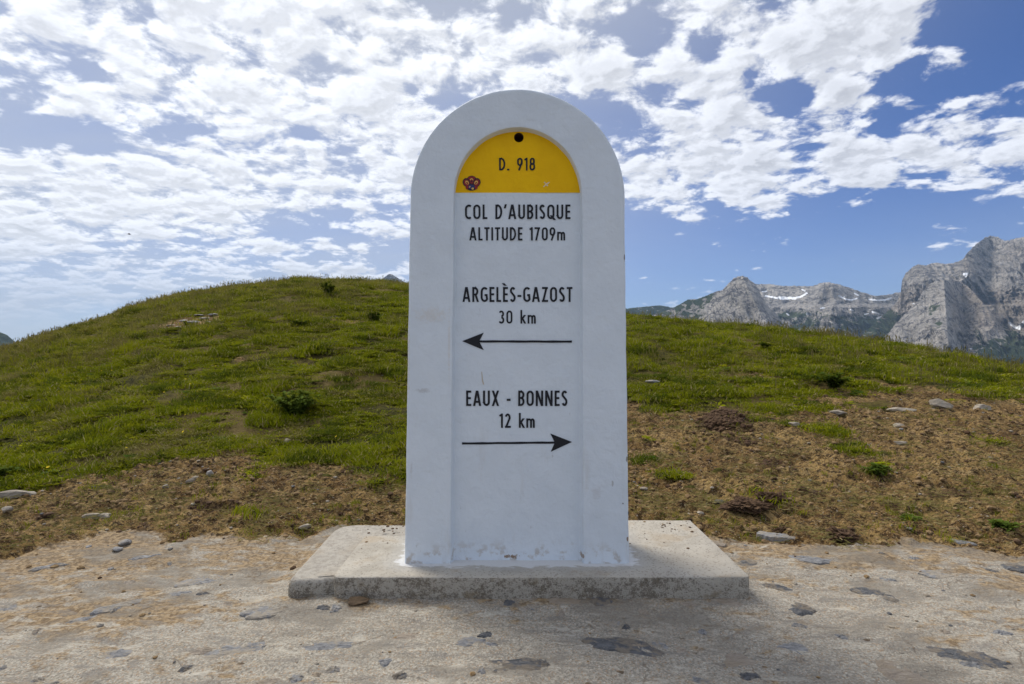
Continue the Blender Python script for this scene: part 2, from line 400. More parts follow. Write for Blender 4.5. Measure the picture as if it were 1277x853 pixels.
def foliage_mat(name, c1, c2, c3, dry=(.30, .24, .10), sx=.30):
    m = bpy.data.materials.new(name); m.use_nodes = True; nt = NT(m.node_tree)
    out = nt.n.new('ShaderNodeOutputMaterial')
    P = nt.n.new('ShaderNodeNewGeometry').outputs['Position']
    rnd = nt.n.new('ShaderNodeObjectInfo').outputs['Random']
    a = nt.attr('tone')
    c = nt.mix(nt.ss(nt.math('ADD', nt.math('MULTIPLY', nt.noise(P, .8, 4, .6), .55), nt.math('MULTIPLY', nt.noise(P, 4.5, 4, .6), .45)), .38, .62), c1, c2)
    c = nt.mix(nt.math('MULTIPLY', nt.math('POWER', rnd, 1.5), .8), c, c3)
    x = nt.xyz(P)
    # the far left shoulder of the hill is drier
    dl = nt.ss(nt.math('ADD', nt.math('ADD', nt.math('MULTIPLY', x[0], -.05), nt.math('MULTIPLY', x[1], .055)), nt.math('MULTIPLY', nt.noise(P, .45, 4, .6), 1.3)), 1.25, 2.1, 0, .85)
    c = nt.mix(nt.math('MULTIPLY', dl, nt.ss(rnd, .1, .9, .5, 1)), c, dry)
    c = nt.mix(nt.ss(a, .80, .9), c, (.40, .33, .17))
    dif = nt.n.new('ShaderNodeBsdfDiffuse'); tr = nt.n.new('ShaderNodeBsdfTranslucent')
    nt.put(dif.inputs[0], c); nt.put(tr.inputs[0], nt.mix(.5, c, (.26, .28, .02), 'MIX'))
    mx = nt.n.new('ShaderNodeMixShader'); mx.inputs[0].default_value = sx
    nt.l.new(dif.outputs[0], mx.inputs[1]); nt.l.new(tr.outputs[0], mx.inputs[2])
    gl = nt.n.new('ShaderNodeBsdfGlossy'); gl.inputs['Roughness'].default_value = .5; gl.inputs[0].default_value = (.8, .85, .7, 1)
    m2 = nt.n.new('ShaderNodeMixShader'); m2.inputs[0].default_value = .004
    nt.l.new(mx.outputs[0], m2.inputs[1]); nt.l.new(gl.outputs[0], m2.inputs[2])
    nt.l.new(m2.outputs[0], out.inputs[0]); return m
M_grass = foliage_mat('grass_blades', (.048, .078, .003), (.185, .225, .005), (.38, .37, .012), dry=(.30, .22, .085))
M_stalk = foliage_mat('dry_stalks', (.20, .165, .06), (.28, .22, .09), (.15, .15, .04))
M_weed = foliage_mat('weed_leaves', (.045, .080, .012), (.075, .12, .016), (.12, .17, .03), dry=(.08, .11, .03), sx=.22)
M_petal = material('yellow_petal', lambda nt, P: ((.75, .55, .03),))

def rock_fn(a, b, c3, sc=1.0):
    def f(nt, P):
        n = nt.noise(P, 12 * sc, 8, .65); m = nt.noise(nt.map(P, (1, 1, 5), (.3, .2, .4)), 25 * sc, 6, .6, .6)
        c = nt.mix(nt.ss(n, .3, .7), a, b)
        c = nt.mix(nt.ss(m, .52, .68, 0, .7), c, c3)
        return c, nt.math('ADD', n, nt.math('MULTIPLY', m, .7)), .9, .012
    return f
M_pale = material('pale_limestone', rock_fn((.25, .215, .17), (.42, .375, .305), (.17, .135, .095)))
M_brownrock = material('rusty_stone', rock_fn((.11, .075, .045), (.19, .135, .085), (.06, .038, .025)))
M_soil = material('dark_soil', rock_fn((.075, .043, .026), (.135, .082, .045), (.04, .024, .016), 2))
M_tan = material('tan_soil', rock_fn((.21, .135, .065), (.34, .235, .12), (.11, .066, .034), 2))
def slate_fn(a, b, dirt):
    def f(nt, P):
        oi = nt.n.new('ShaderNodeObjectInfo').outputs['Random']
        Pr = nt.map(P, (1.0, 3.0, 1), (0, 0, .35))
        n = nt.noise(Pr, 26, 8, .7, 1.0); m = nt.noise(P, 9, 5, .6); w = nt.noise(P, 60, 5, .6)
        c = nt.mix(nt.ss(n, .35, .65), a, b)
        c = nt.mix(nt.ss(w, .55, .75, 0, .5), c, (.42, .40, .37))
        c = nt.mix(nt.ss(nt.math('ADD', m, nt.math('MULTIPLY', nt.math('SUBTRACT', w, .5), .6)), .46, .60, 0, .85), c, dirt)
        return c, nt.math('ADD', n, nt.math('MULTIPLY', w, .4)), 1.0, .012
    return f
M_slate_d = material('dark_slate', slate_fn((.075, .077, .082), (.155, .16, .168), (.24, .20, .15)), .7, .3)
M_slate_l = material('grey_slate', slate_fn((.19, .19, .195), (.33, .33, .33), (.36, .31, .24)), .75, .3)
M_slate_b = material('beige_slab_rock', slate_fn((.30, .25, .20), (.40, .345, .28), (.33, .27, .20)), .85, .2)

def f_conc(nt, P, old=False):
    n1 = nt.noise(P, 5, 6, .6); n2 = nt.noise(P, 40, 6, .65); n3 = nt.noise(P, 190, 3, .6)
    vc = nt.xyz(nt.voro(P, 170, out='Color'))
    c = nt.mix(nt.ss(n1, .3, .7), (.40, .365, .31), (.52, .49, .43))
    c = nt.mix(nt.ss(n2, .52, .70, 0, .45), c, (.30, .26, .21))
    c = nt.mix(nt.ss(vc[0], .86, .9, 0, .6), c, (.14, .12, .10))
    c = nt.mix(nt.ss(n1, .52, .68, 0, .65), c, (.36, .275, .18))
    c = nt.mix(nt.ss(nt.noise(P, 2.6, 6, .65), .50, .62, 0, .5), c, (.27, .245, .205))
    if old: c = nt.mix(.55, c, nt.mix(nt.ss(n2, .4, .6), (.30, .275, .24), (.44, .41, .36)))
    else: c = nt.mix(.25, c, (.47, .43, .36))
    # weathered, pitted sides, with their backlit shade darkened into the colour
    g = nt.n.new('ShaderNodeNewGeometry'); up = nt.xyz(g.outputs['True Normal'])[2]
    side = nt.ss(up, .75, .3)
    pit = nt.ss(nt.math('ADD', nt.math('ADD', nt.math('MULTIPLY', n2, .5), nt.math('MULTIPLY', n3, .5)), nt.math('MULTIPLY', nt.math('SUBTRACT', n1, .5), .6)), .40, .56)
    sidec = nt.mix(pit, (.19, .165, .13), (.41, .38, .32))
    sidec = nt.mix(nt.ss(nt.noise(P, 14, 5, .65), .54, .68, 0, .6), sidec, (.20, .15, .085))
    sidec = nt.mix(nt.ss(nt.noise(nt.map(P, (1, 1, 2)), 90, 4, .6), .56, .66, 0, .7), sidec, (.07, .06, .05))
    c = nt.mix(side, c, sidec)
    # spilt white paint round the foot of the stone
    x, y, z = nt.xyz(P)
    dx = nt.math('MAXIMUM', nt.math('SUBTRACT', nt.math('ABSOLUTE', nt.math('SUBTRACT', x, .02)), .455), 0.0)
    dy = nt.math('MAXIMUM', nt.math('SUBTRACT', 2.31, y), 0.0)
    dd = nt.vec('LENGTH', nt.cmb(dx, nt.math('MULTIPLY', dy, 1.15), 0.0))
    pn = nt.math('ADD', nt.noise(nt.map(P, (1, 2, 1)), 22, 6, .65), nt.math('MULTIPLY', nt.noise(P, 5, 2), .5))
    paint = nt.ss(nt.math('SUBTRACT', nt.math('MULTIPLY', pn, .14), dd), .058, .085)
    paint = nt.math('MULTIPLY', paint, nt.math('SUBTRACT', 1.0, side))
    c = nt.mix(nt.math('MULTIPLY', paint, .9), c, (.78, .79, .80))
    # slab colour turns greyer round the foot of the stone
    foot_grey = nt.ss(nt.math('ADD', dd, nt.math('MULTIPLY', nt.noise(P, 6, 3), .10)), .16, .10, 0, .35)
    c = nt.mix(foot_grey, c, (.42, .42, .41))
    return c, nt.math('ADD', nt.math('MULTIPLY', n2, .8), nt.math('MULTIPLY', n3, .3)), .8, .012
M_conc = material('weathered_concrete', f_conc, .9, .15)
M_conc_old = material('older_rough_concrete', lambda nt, P: f_conc(nt, P, True), .95, .1)

_w = lambda px, py, w_, h_, c, a: ((px - CX) * 2.31 / F, EYE + (CY - py) * 2.31 / F, w_ * 2.31 / F, h_ * 2.31 / F, c, a)
CHIPS = [_w(779, 321, 1.2, 4.5, (.20, .18, .16), .9), _w(783, 511, 1.5, 2.5, (.15, .13, .12), .9), _w(782, 572, 1.3, 4, (.2, .18, .15), .8), _w(777, 628, 1.1, 1.2, (.12, .10, .09), .9), _w(783, 672, 1.6, 3, (.25, .16, .10), .9),
         _w(527, 487, 12, 4, (.42, .42, .42), .55), _w(538, 393, 26, 14, (.62, .58, .52), .45), _w(508, 440, 4, 90, (.60, .52, .42), .45), _w(764, 603, 1.3, 4, (.42, .42, .42), .7), _w(744, 615, 10, 12, (.55, .55, .56), .4),
         _w(637, 698, 12, 3.5, (.24, .15, .08), .9), _w(560, 430, 2.2, 60, (.60, .56, .50), .4), _w(612, 686, 3, 6, (.45, .43, .40), .6), _w(726, 694, 3, 4, (.30, .2, .13), .8), _w(513, 585, 2, 14, (.5, .5, .5), .5)]
def f_paint(nt, P):
    n1 = nt.noise(P, 9, 5, .55); n2 = nt.noise(nt.map(P, (1, 1, .8)), 60, 5, .6, .3); n3 = nt.noise(P, 200, 3, .6)
    lump = nt.noise(P, 28, 4, .5, .3)
    c = nt.mix(nt.ss(n1, .3, .7, 0, .6), (.695, .755, .81), (.635, .695, .75))
    x, y, z = nt.xyz(P)
    low = nt.ss(z, .9, .1)
    spk = nt.math('MULTIPLY', nt.ss(nt.noise(nt.map(P, (1, 1, .45)), 34, 6, .7), .66, .74), nt.math('ADD', nt.math('MULTIPLY', low, .6), .15))
    c = nt.mix(spk, c, (.28, .26, .24))
    gr = nt.math('MULTIPLY', nt.ss(nt.noise(nt.map(P, (3, 3, .6)), 4, 5, .6), .58, .72), nt.math('MULTIPLY', low, .45))
    c = nt.mix(gr, c, (.52, .50, .46))
    foot = nt.math('MULTIPLY', nt.ss(z, .19, .09), nt.ss(nt.noise(P, 25, 5, .6), .52, .66))
    c = nt.mix(nt.math('MULTIPLY', foot, .7), c, (.40, .33, .25))
    for (cx_, cz_, rx_, rz_, col_, am) in CHIPS:
        q = nt.vec('MULTIPLY', nt.vec('SUBTRACT', P, (cx_, 2.31, cz_)), (1 / rx_, 18.0, 1 / rz_))
        dd = nt.math('ADD', nt.vec('LENGTH', q), nt.math('MULTIPLY', nt.math('SUBTRACT', nt.noise(P, 70, 4, .7), .5), 2.2))
        c = nt.mix(nt.ss(dd, 1.0, .75 if am > .6 else .0, 0, am), c, col_)
    h = nt.math('ADD', nt.math('MULTIPLY', lump, .9), nt.math('ADD', nt.math('MULTIPLY', n2, .5), nt.math('MULTIPLY', n3, .12)))
    chip = nt.ss(nt.noise(nt.map(P, (1, 1, .6)), 13, 5, .75), .715, .735)
    c = nt.mix(nt.math('MULTIPLY', chip, nt.math('ADD', nt.math('MULTIPLY', low, .8), .25)), c, (.33, .31, .28))
    return c, h, .8, .0055
M_white = material('white_masonry_paint', f_paint, .62, .3)
def f_yellow(nt, P):
    n1 = nt.noise(P, 9, 5, .55); n2 = nt.noise(P, 60, 5, .6, .3)
    c = nt.mix(nt.ss(n1, .3, .7), (.90, .53, .003), (.83, .47, .003))
    return c, nt.math('ADD', nt.noise(P, 28, 4, .5, .3), nt.math('MULTIPLY', n2, .5)), .5, .005
M_yellow = material('yellow_paint', f_yellow, .6, .15)
def f_black(nt, P):
    n = nt.noise(P, 60, 5, .65)
    return nt.mix(nt.ss(n, .72, .80, 0, .35), (.012, .013, .018), (.10, .10, .11)), n, .3, .003
M_black = material('black_paint', f_black, .5, .3)
M_hole = material('rough_hole', lambda nt, P: (nt.mix(nt.noise(P, 80, 3), (.05, .025, .01), (.12, .06, .03)),))
M_red = material('sticker_red', lambda nt, P: ((.27, .010, .012),), .5, .4)
M_navy = material('sticker_navy', lambda nt, P: ((.02, .03, .12),), .5, .4)
M_ink = material('sticker_ink', lambda nt, P: ((.03, .008, .012),), .5, .4)
M_cream = material('sticker_yellow', lambda nt, P: ((.75, .50, .10),), .5, .4)
M_scratch = material('scraped_white', lambda nt, P: (nt.mix(nt.ss(nt.noise(P, 220, 3), .4, .6), (.75, .70, .60), (.75, .50, .15)),))
M_rust = material('rust_drip', lambda nt, P: ((.55, .48, .38),))

# ------------------------------------------------------------------ ground sheet (polar, finest where the camera looks)
def build_ground():
    a_front = np.arange(-47, 47.001, .17)
    a = np.concatenate([np.arange(-180, -47, 3.0), a_front, np.arange(50, 179, 3.0)])
    r = [.45]
    while r[-1] < 1.45: r.append(r[-1] * 1.06)
    while r[-1] < 5.5: r.append(r[-1] * 1.0050)
    while r[-1] < 24: r.append(r[-1] * 1.0085)
    while r[-1] < 9500: r.append(r[-1] * 1.06)
    r = np.array(r); A, R = np.meshgrid(np.radians(a), r)
    X, Y = (R * np.sin(A)).ravel(), (R * np.cos(A)).ravel()
    g, ap, dk, z = fields(X, Y)
    az = np.degrees(np.arctan2(X, Y)); rr = np.hypot(X, Y)
    ab = np.interp(az, *AP)
    st = .16 + .55 * fbm(X * 1.1 + .5 * Y, Y * 2.4 + .4 * X, 12.0, 4) + .75 * sstep(rr / ab, .80, 1.0)
    st += .22 * sstep(-X, .9, 2.0)
    for P in [patch(*p) for p in [(190, 760, 260, 40), (120, 690, 220, 30), (240, 640, 300, 20), (450, 755, 60, 18), (1075, 700, 160, 16), (1170, 790, 130, 22), (1250, 730, 80, 30), (500, 845, 50, 14), (60, 850, 120, 20)]]:
        st += .5 * blob(X, Y, P)
    d = np.hypot(np.maximum(np.maximum(SLAB[0] - X, X - SLAB[1]), 0), np.maximum(np.maximum(SLAB[2] - Y, Y - SLAB[3]), 0))
    st += .35 * np.exp(-d / .03)
    co = np.stack([X, Y, z], -1)
    q = grid_quads(len(r), len(a), True)[:, ::-1]
    cen = np.array([[0, 0, 0.0]])
    # split the sheet along its own edges: trodden rock apron / hillside
    m = (ap[q].mean(1) > .5) & (rr[q].mean(1) < 30)
    for name, sel in (('pavement', m), ('ground', ~m)):
        qq = q[sel]; used, inv = np.unique(qq, return_inverse=True)
        o = fast_mesh(name, co[used], inv.reshape(qq.shape), M_ground)
        for nm, v in (('grass', g), ('apron', ap), ('dark', dk), ('stain', st)): add_attr(o, nm, v[used])
        o['kind'] = 'structure'
        if name == 'pavement':
            o['label'] = 'pale trodden rock and concrete apron streaked with brown dirt'; pav = o
            # centre cap below the photographer
        else: o['label'] = 'bare brown soil and grassy hill behind the milestone'; gnd = o
    n = len(a); cap = [(0, 0, 0)] + [tuple(v) for v in co[:n]]
    # close the small disc under the camera
    bm = bmesh.new(); bm.from_mesh(pav.data)
    rim = [v for v in bm.verts if math.hypot(v.co.x, v.co.y) < .4501]
    rim.sort(key=lambda v: math.atan2(v.co.x, v.co.y)); bm.faces.new(rim); bm.to_mesh(pav.data); bm.free()
    return pav, gnd
pavement, ground = build_ground()

# ------------------------------------------------------------------ mountains
def f_mount(nt, P):
    sn, vg, wm = nt.attr('snow'), nt.attr('veg'), nt.attr('warm')
    Q = nt.vec('SCALE', P, sc=.001)
    x, y, z = nt.xyz(Q)
    n1 = nt.noise(Q, 3.0, 6, .6); n2 = nt.noise(Q, 14, 10, .65)
    warp = nt.vec('ADD', Q, nt.vec('SCALE', nt.noise(Q, 2.2, 4, .55, out='Color'), sc=.55))
    strata = nt.noise(nt.map(warp, (1.2, 1.2, 12), (.25, .35, 0)), 2.4, 9, .68)
    rib = nt.noise(nt.map(Q, (20, 8, 5)), 1.6, 9, .68)
    fine = nt.noise(nt.map(warp, (1, 1, 1.8), (.5, .3, 0)), 30, 9, .72)
    fold = nt.voro(nt.vec('ADD', nt.map(Q, (1.0, 1.0, 2.6), (.2, .45, 0)), nt.vec('SCALE', nt.noise(Q, 3.5, 6, .6, out='Color'), sc=1.3)), 2.4, 'DISTANCE_TO_EDGE')
    c = nt.mix(nt.ss(n1, .35, .65), (.43, .40, .365), (.70, .65, .585))
    c = nt.mix(nt.ss(fine, .52, .62, 0, .8), c, (.12, .118, .13))
    c = nt.mix(nt.ss(fine, .46, .36, 0, .7), c, (.66, .63, .59))
    c = nt.mix(nt.ss(rib, .55, .70, 0, .6), c, (.17, .165, .175))
    c = nt.mix(nt.math('MULTIPLY', nt.ss(strata, .52, .60), .8), c, (.16, .155, .17))
    c = nt.mix(nt.ss(strata, .46, .38, 0, .5), c, (.56, .53, .50))
    c = nt.mix(nt.ss(n2, .56, .72, 0, .5), c, (.20, .19, .195))
    c = nt.mix(nt.math('MULTIPLY', wm, .55), c, nt.mix(nt.ss(n2, .4, .6), (.52, .42, .33), (.27, .22, .18)))
    c = nt.mix(nt.ss(fold, .06, .0, 0, .9), c, (.085, .085, .10))
    g = nt.ss(nt.math('ADD', vg, nt.math('MULTIPLY', nt.math('SUBTRACT', n2, .5), 2.2)), .42, .60)
    c = nt.mix(g, c, nt.mix(nt.ss(n1, .4, .6), (.05, .078, .04), (.10, .125, .06)))
    s = nt.ss(nt.math('ADD', sn, nt.math('MULTIPLY', nt.math('SUBTRACT', fine, .5), 1.6)), .47, .58)
    c = nt.mix(s, c, (.85, .88, .92))
    h = nt.math('ADD', nt.math('MULTIPLY', strata, .9), nt.math('ADD', nt.math('MULTIPLY', rib, 1.0), nt.math('ADD', nt.math('MULTIPLY', n2, .6), nt.math('MULTIPLY', fine, .4))))
    return c, nt.math('MULTIPLY', h, nt.math('SUBTRACT', 1.0, s)), 1.0, 70
M_mount = material('limestone_mountain', f_mount, .95, .1)

def poly_interp(pts, x):
    p = np.array(pts, float); return np.interp(x, p[:, 0], p[:, 1])
def mountain(name, ridge, D, base_py, recede, relief, ncol, nrow, label, seed=0, rug=0.6, snow=(), veg=None, warm=None, shape=None, aniso=(1, 1)):
    """ridge line taken from the photograph, set at distance D; the face leans back by `recede` metres and is broken by relief"""
    x0, x1 = ridge[0][0], ridge[-1][0]
    px = np.linspace(x0, x1, ncol)
    rp = poly_interp(ridge, px)
    rp = rp + rug * 1.3 * fbm(px * .30, seed * 3.3, 0.0, 5, .65)
    V = np.concatenate([np.linspace(0, 1, nrow)])[:, None]           # 0 base, 1 ridge
    PX = np.broadcast_to(px, (nrow, ncol)); PY = base_py + (rp[None, :] - base_py) * V
    hs = (base_py - PY)
    full = (base_py - rp[None, :])
    L = D / F                                                       # metres per pixel
    u, w = (PX + .55 * hs) * L / 1000 * aniso[0], hs * L / 1000 * aniso[1]
    rel = ridged(u * 2.6 + .6 * fbm(u * 2, w * 2, seed), w * 1.7, seed + .5, 6, .55) - 1.0
    rel = (rel * .8 + .40 * (ridged(u * 11, w * 5, seed + 7.5, 4, .6) - 1)) * relief * 1.25 * (1 - V ** 6 * .8)
    ref = 110.0
    d = D - rel - recede * (1 - hs / ref) 
    if shape is not None: d = d + shape(PX, PY)
    tx = (PX - CX) / F; tz = (CY - PY) / F
    X, Yd, Z = d * tx, d, EYE + d * tz
    # far side: falls away behind the ridge
    bk = 14
    rows = []
    for k in range(1, bk + 1):
        t = k / bk
        dd = d[-1] + t * 1400 + 60 * fbm(px * .05, t * 3.0, seed + 2.0, 3)
        zz = Z[-1] - (Z[-1] + 480) * t ** 1.1 + 40 * fbm(px * .06, t * 4, seed + 4.0, 3) * t
        rows.append(np.stack([dd * tx[-1] , dd, zz], -1))
    co = np.concatenate([np.stack([X, Yd, Z], -1), np.array(rows)], 0)
    nr = co.shape[0]
    q = grid_quads(nr, ncol)
    o = fast_mesh(name, co.reshape(-1, 3), q, M_mount)
    sn = np.zeros((nr, ncol)); vg = np.zeros((nr, ncol)); wm = np.zeros((nr, ncol))
    for pts, th in snow:
        p = np.array(pts, float)
        dist = np.full(PX.shape, 1e9)
        for i in range(max(1, len(p) - 1)):
            a, b = p[i], p[min(i + 1, len(p) - 1)]
            ab = b - a; t = np.clip(((PX - a[0]) * ab[0] + (PY - a[1]) * ab[1]) / max(ab @ ab, 1e-6), 0, 1)
            dist = np.minimum(dist, np.hypot(PX - a[0] - t * ab[0], PY - a[1] - t * ab[1]))
        sn[:nrow] = np.maximum(sn[:nrow], np.clip(1 - dist / (th * 1.0) * .5, 0, 1))
    if veg is not None: vg[:nrow] = np.clip(veg(PX, PY), -1, 1)
    else: vg[:] = 0
    if warm is not None: wm[:nrow] = np.clip(warm(PX, PY), 0, 1)
    add_attr(o, 'snow', sn.ravel()); add_attr(o, 'veg', vg.ravel()); add_attr(o, 'warm', wm.ravel())
    o['kind'] = 'structure'; o['label'] = label
    return o
G = lambda PX, PY, cx, cy, rx, ry: np.exp(-(((PX - cx) / rx) ** 2 + ((PY - cy) / ry) ** 2))
# blue far ridge at the left of the rock peak
mountain('mountain', [(700, 400), (740, 392), (770, 386), (788, 384), (803, 382.5), (823, 380.5), (836, 383), (850, 384), (880, 392), (930, 400)], 7600, 470, 1500, 120, 170, 50,
         'low hazy blue ridge at far left of the mountain skyline', 1, .4, veg=lambda X, Y: .75 + 0 * X)
# the cirque with snow streaks
mountain('mountain', [(890, 380), (925, 362), (941, 354), (963, 354.5), (975, 356.5), (1013, 356.5), (1023, 353), (1033, 351.8), (1049, 355.6), (1072, 363.5), (1091, 369), (1111, 367),
                      (1121, 364.6), (1150, 362), (1200, 366)], 6300, 500, 2600, 270, 380, 170,
         'grey rocky cirque ridge with streaks of old snow', 2, .6,
         snow=[([(955, 369), (966, 371), (975, 372.5), (990, 372), (999, 370), (1006, 365.5)], 1.4), ([(972, 371), (992, 372)], 1.9), ([(1000, 361), (1004, 363)], .9), ([(1046, 369), (1055, 373), (1062, 374), (1069, 372)], 1.1), ([(1066, 366), (1070, 368)], 1.3),
               ([(1084, 373.5), (1095, 374.5), (1104, 374), (1111, 371.5)], 1.2), ([(1023, 384.5), (1028, 384)], .9), ([(1006, 391), (1011, 392)], 1.1), ([(981, 391), (984, 393)], .9),
               ([(950, 364), (956, 363)], .8), ([(1088, 389), (1102, 393)], 1.1), ([(1094, 397), (1100, 395)], 1.3), ([(1060, 386), (1064, 387)], .7), ([(1078, 392), (1083, 391)], .8)],
         veg=lambda X, Y: .16 + .66 * sstep(Y, 378, 404) * (.6 + .7 * fbm(X * .05, Y * .09, 1.0, 3)) + .45 * G(X, Y, 990, 392, 28, 6) + .55 * G(X, Y, 1090, 405, 30, 12) - .1,
         shape=lambda X, Y: 500 * (np.abs(X - 1038) / 40).clip(0, 2.0) - 250 * sstep(Y, 378, 384))
# rock peak with its pale triangular face
ribx = lambda Y: 927 + (Y - 346) * .46
mountain('mountain', [(800, 398), (820, 391), (836, 386), (845, 381), (858, 373.5), (870, 373), (880, 369), (893, 363.5), (901, 361.5), (910, 352), (915, 347), (920, 345), (926, 344), (932, 346), (936, 350),
                      (942, 354), (946, 362), (951, 372), (959, 383), (970, 396), (982, 408), (1000, 424), (1020, 440)], 4900, 480, 1300, 75, 400, 170,
         'steep pale rock peak with green shoulder', 3, .5,
         veg=lambda X, Y: .85 * (1 - sstep(X + .55 * (Y - 360), 884, 912)) * (.75 + .8 * fbm(X * .08, Y * .12, 1.0, 3)) + .35 * G(X, Y, 975, 405, 14, 12) - .05,
         shape=lambda X, Y: np.where(X > ribx(Y), 22.0, 9.0) * np.abs(X - ribx(Y)), aniso=(1.8, .8))
# the big massif on the right
mountain('mountain', [(1060, 432), (1082, 412), (1096, 398), (1110, 386), (1120, 374), (1123, 366), (1125, 350), (1130, 340), (1137, 334), (1144, 329.5), (1153, 331), (1160, 329), (1168, 327.5), (1178, 329), (1188, 328), (1200, 324), (1205, 317), (1210, 312), (1217, 305),
                      (1223.6, 300), (1229, 296), (1235.5, 294), (1245.5, 296), (1253, 300), (1259.5, 299.5), (1268, 297), (1277, 295), (1300, 288), (1335, 300), (1380, 330), (1450, 360), (1540, 400)], 5300, 520, 2100, 250, 620, 300,
         'massive folded pale limestone mountain at the right', 4, .8,
         snow=[([(1202, 342), (1206, 341.5)], 1.7), ([(1205, 344), (1204, 345)], 1.0), ([(1259, 403), (1266, 408), (1271, 410)], 1.8), ([(1270, 409), (1277, 402), (1290, 400)], 2.2), ([(1140, 378), (1138, 379)], .7),
                ([(1208, 435), (1212, 435)], .8)],
         veg=lambda X, Y: .95 * sstep(Y + .25 * (1277 - X) * (X > 1200), 400, 425) * sstep(X, 1200, 1230) + .9 * sstep(Y + (1122 - X) * .5, 382, 396) * (X < 1150) + .6 * G(X, Y, 1224, 350, 12, 7) + .6 * G(X, Y, 1196, 344, 6, 4) - .15,
         warm=lambda X, Y: .8 * sstep(Y, 352, 370) + .6 * G(X, Y, 1210, 328, 14, 16) + .5 * G(X, Y, 1265, 315, 14, 12),
         shape=lambda X, Y: -7.0 * np.clip(X - 1122, 0, 75) + 9 * np.clip(X - 1205, 0, 22) * (Y < 380) - 6 * np.clip(X - 1236, 0, 60) - 230 * G(X, Y, 1150, 345, 26, 30) + 300 * G(X, Y, 1236, 330, 18, 40) - 260 * G(X, Y, 1275, 350, 28, 60), aniso=(1.3, 1.2))
# the spur that stands in front of it
srib = lambda Y: 1177 + (Y - 349) * .07
mountain('mountain', [(1076, 452), (1090, 436), (1104, 420), (1116, 405), (1128, 392), (1140, 380), (1147, 370), (1154, 360), (1160, 354), (1166, 350), (1172, 351), (1178, 348.5), (1183, 350), (1188, 350), (1195, 350.5), (1202, 354), (1210, 360),
                      (1224, 376), (1236, 390), (1250, 408), (1260, 423), (1275, 440), (1300, 460)], 4300, 520, 1300, 110, 420, 200,
         'sharp grey spur in front of the massif', 5, .9,
         veg=lambda X, Y: .75 * G(X, Y, 1166, 384, 9, 7) + .8 * G(X, Y, 1171, 404, 7, 7) + .5 * G(X, Y, 1143, 383, 14, 3) + .5 * G(X, Y, 1160, 392, 5, 9) + .8 * sstep(Y + (X - 1230) * .3, 415, 432) * (X > 1195) - .12,
         warm=lambda X, Y: .9 * sstep(X, 1180, 1190) * (1 - sstep(Y, 400, 430)),
         snow=[([(1207, 434.5), (1212, 435)], .9)],
         shape=lambda X, Y: np.where(X > srib(Y), 19 * np.clip(X - srib(Y), 0, 22) - 9.5 * np.clip(X - srib(Y) - 22, 0, 24) + 3.0 * np.clip(X - srib(Y) - 46, 0, 90), 8.5 * (srib(Y) - X)))
# tiny far summit behind the hilltop, and the dark slope at the left edge
mountain('mountain', [(440, 372), (462, 360), (474, 350), (480, 345), (485, 341.5), (489, 342), (494, 345.5), (505, 352), (525, 364), (560, 380)], 8200, 440, 700, 60, 80, 40,
         'tiny pale summit peeping over the hilltop beside the milestone', 6, .3)
mountain('mountain', [(-1250, 500), (-900, 440), (-620, 385), (-450, 345), (-330, 334), (-200, 352), (-120, 372), (-60, 392), (-20, 405), (0, 414), (8, 417), (16, 424), (40, 440), (80, 456)], 3800, 505, 900, 90, 300, 70,
         'dark slope at the left edge of the photograph', 7, .4, veg=lambda X, Y: .9 + 0 * X)

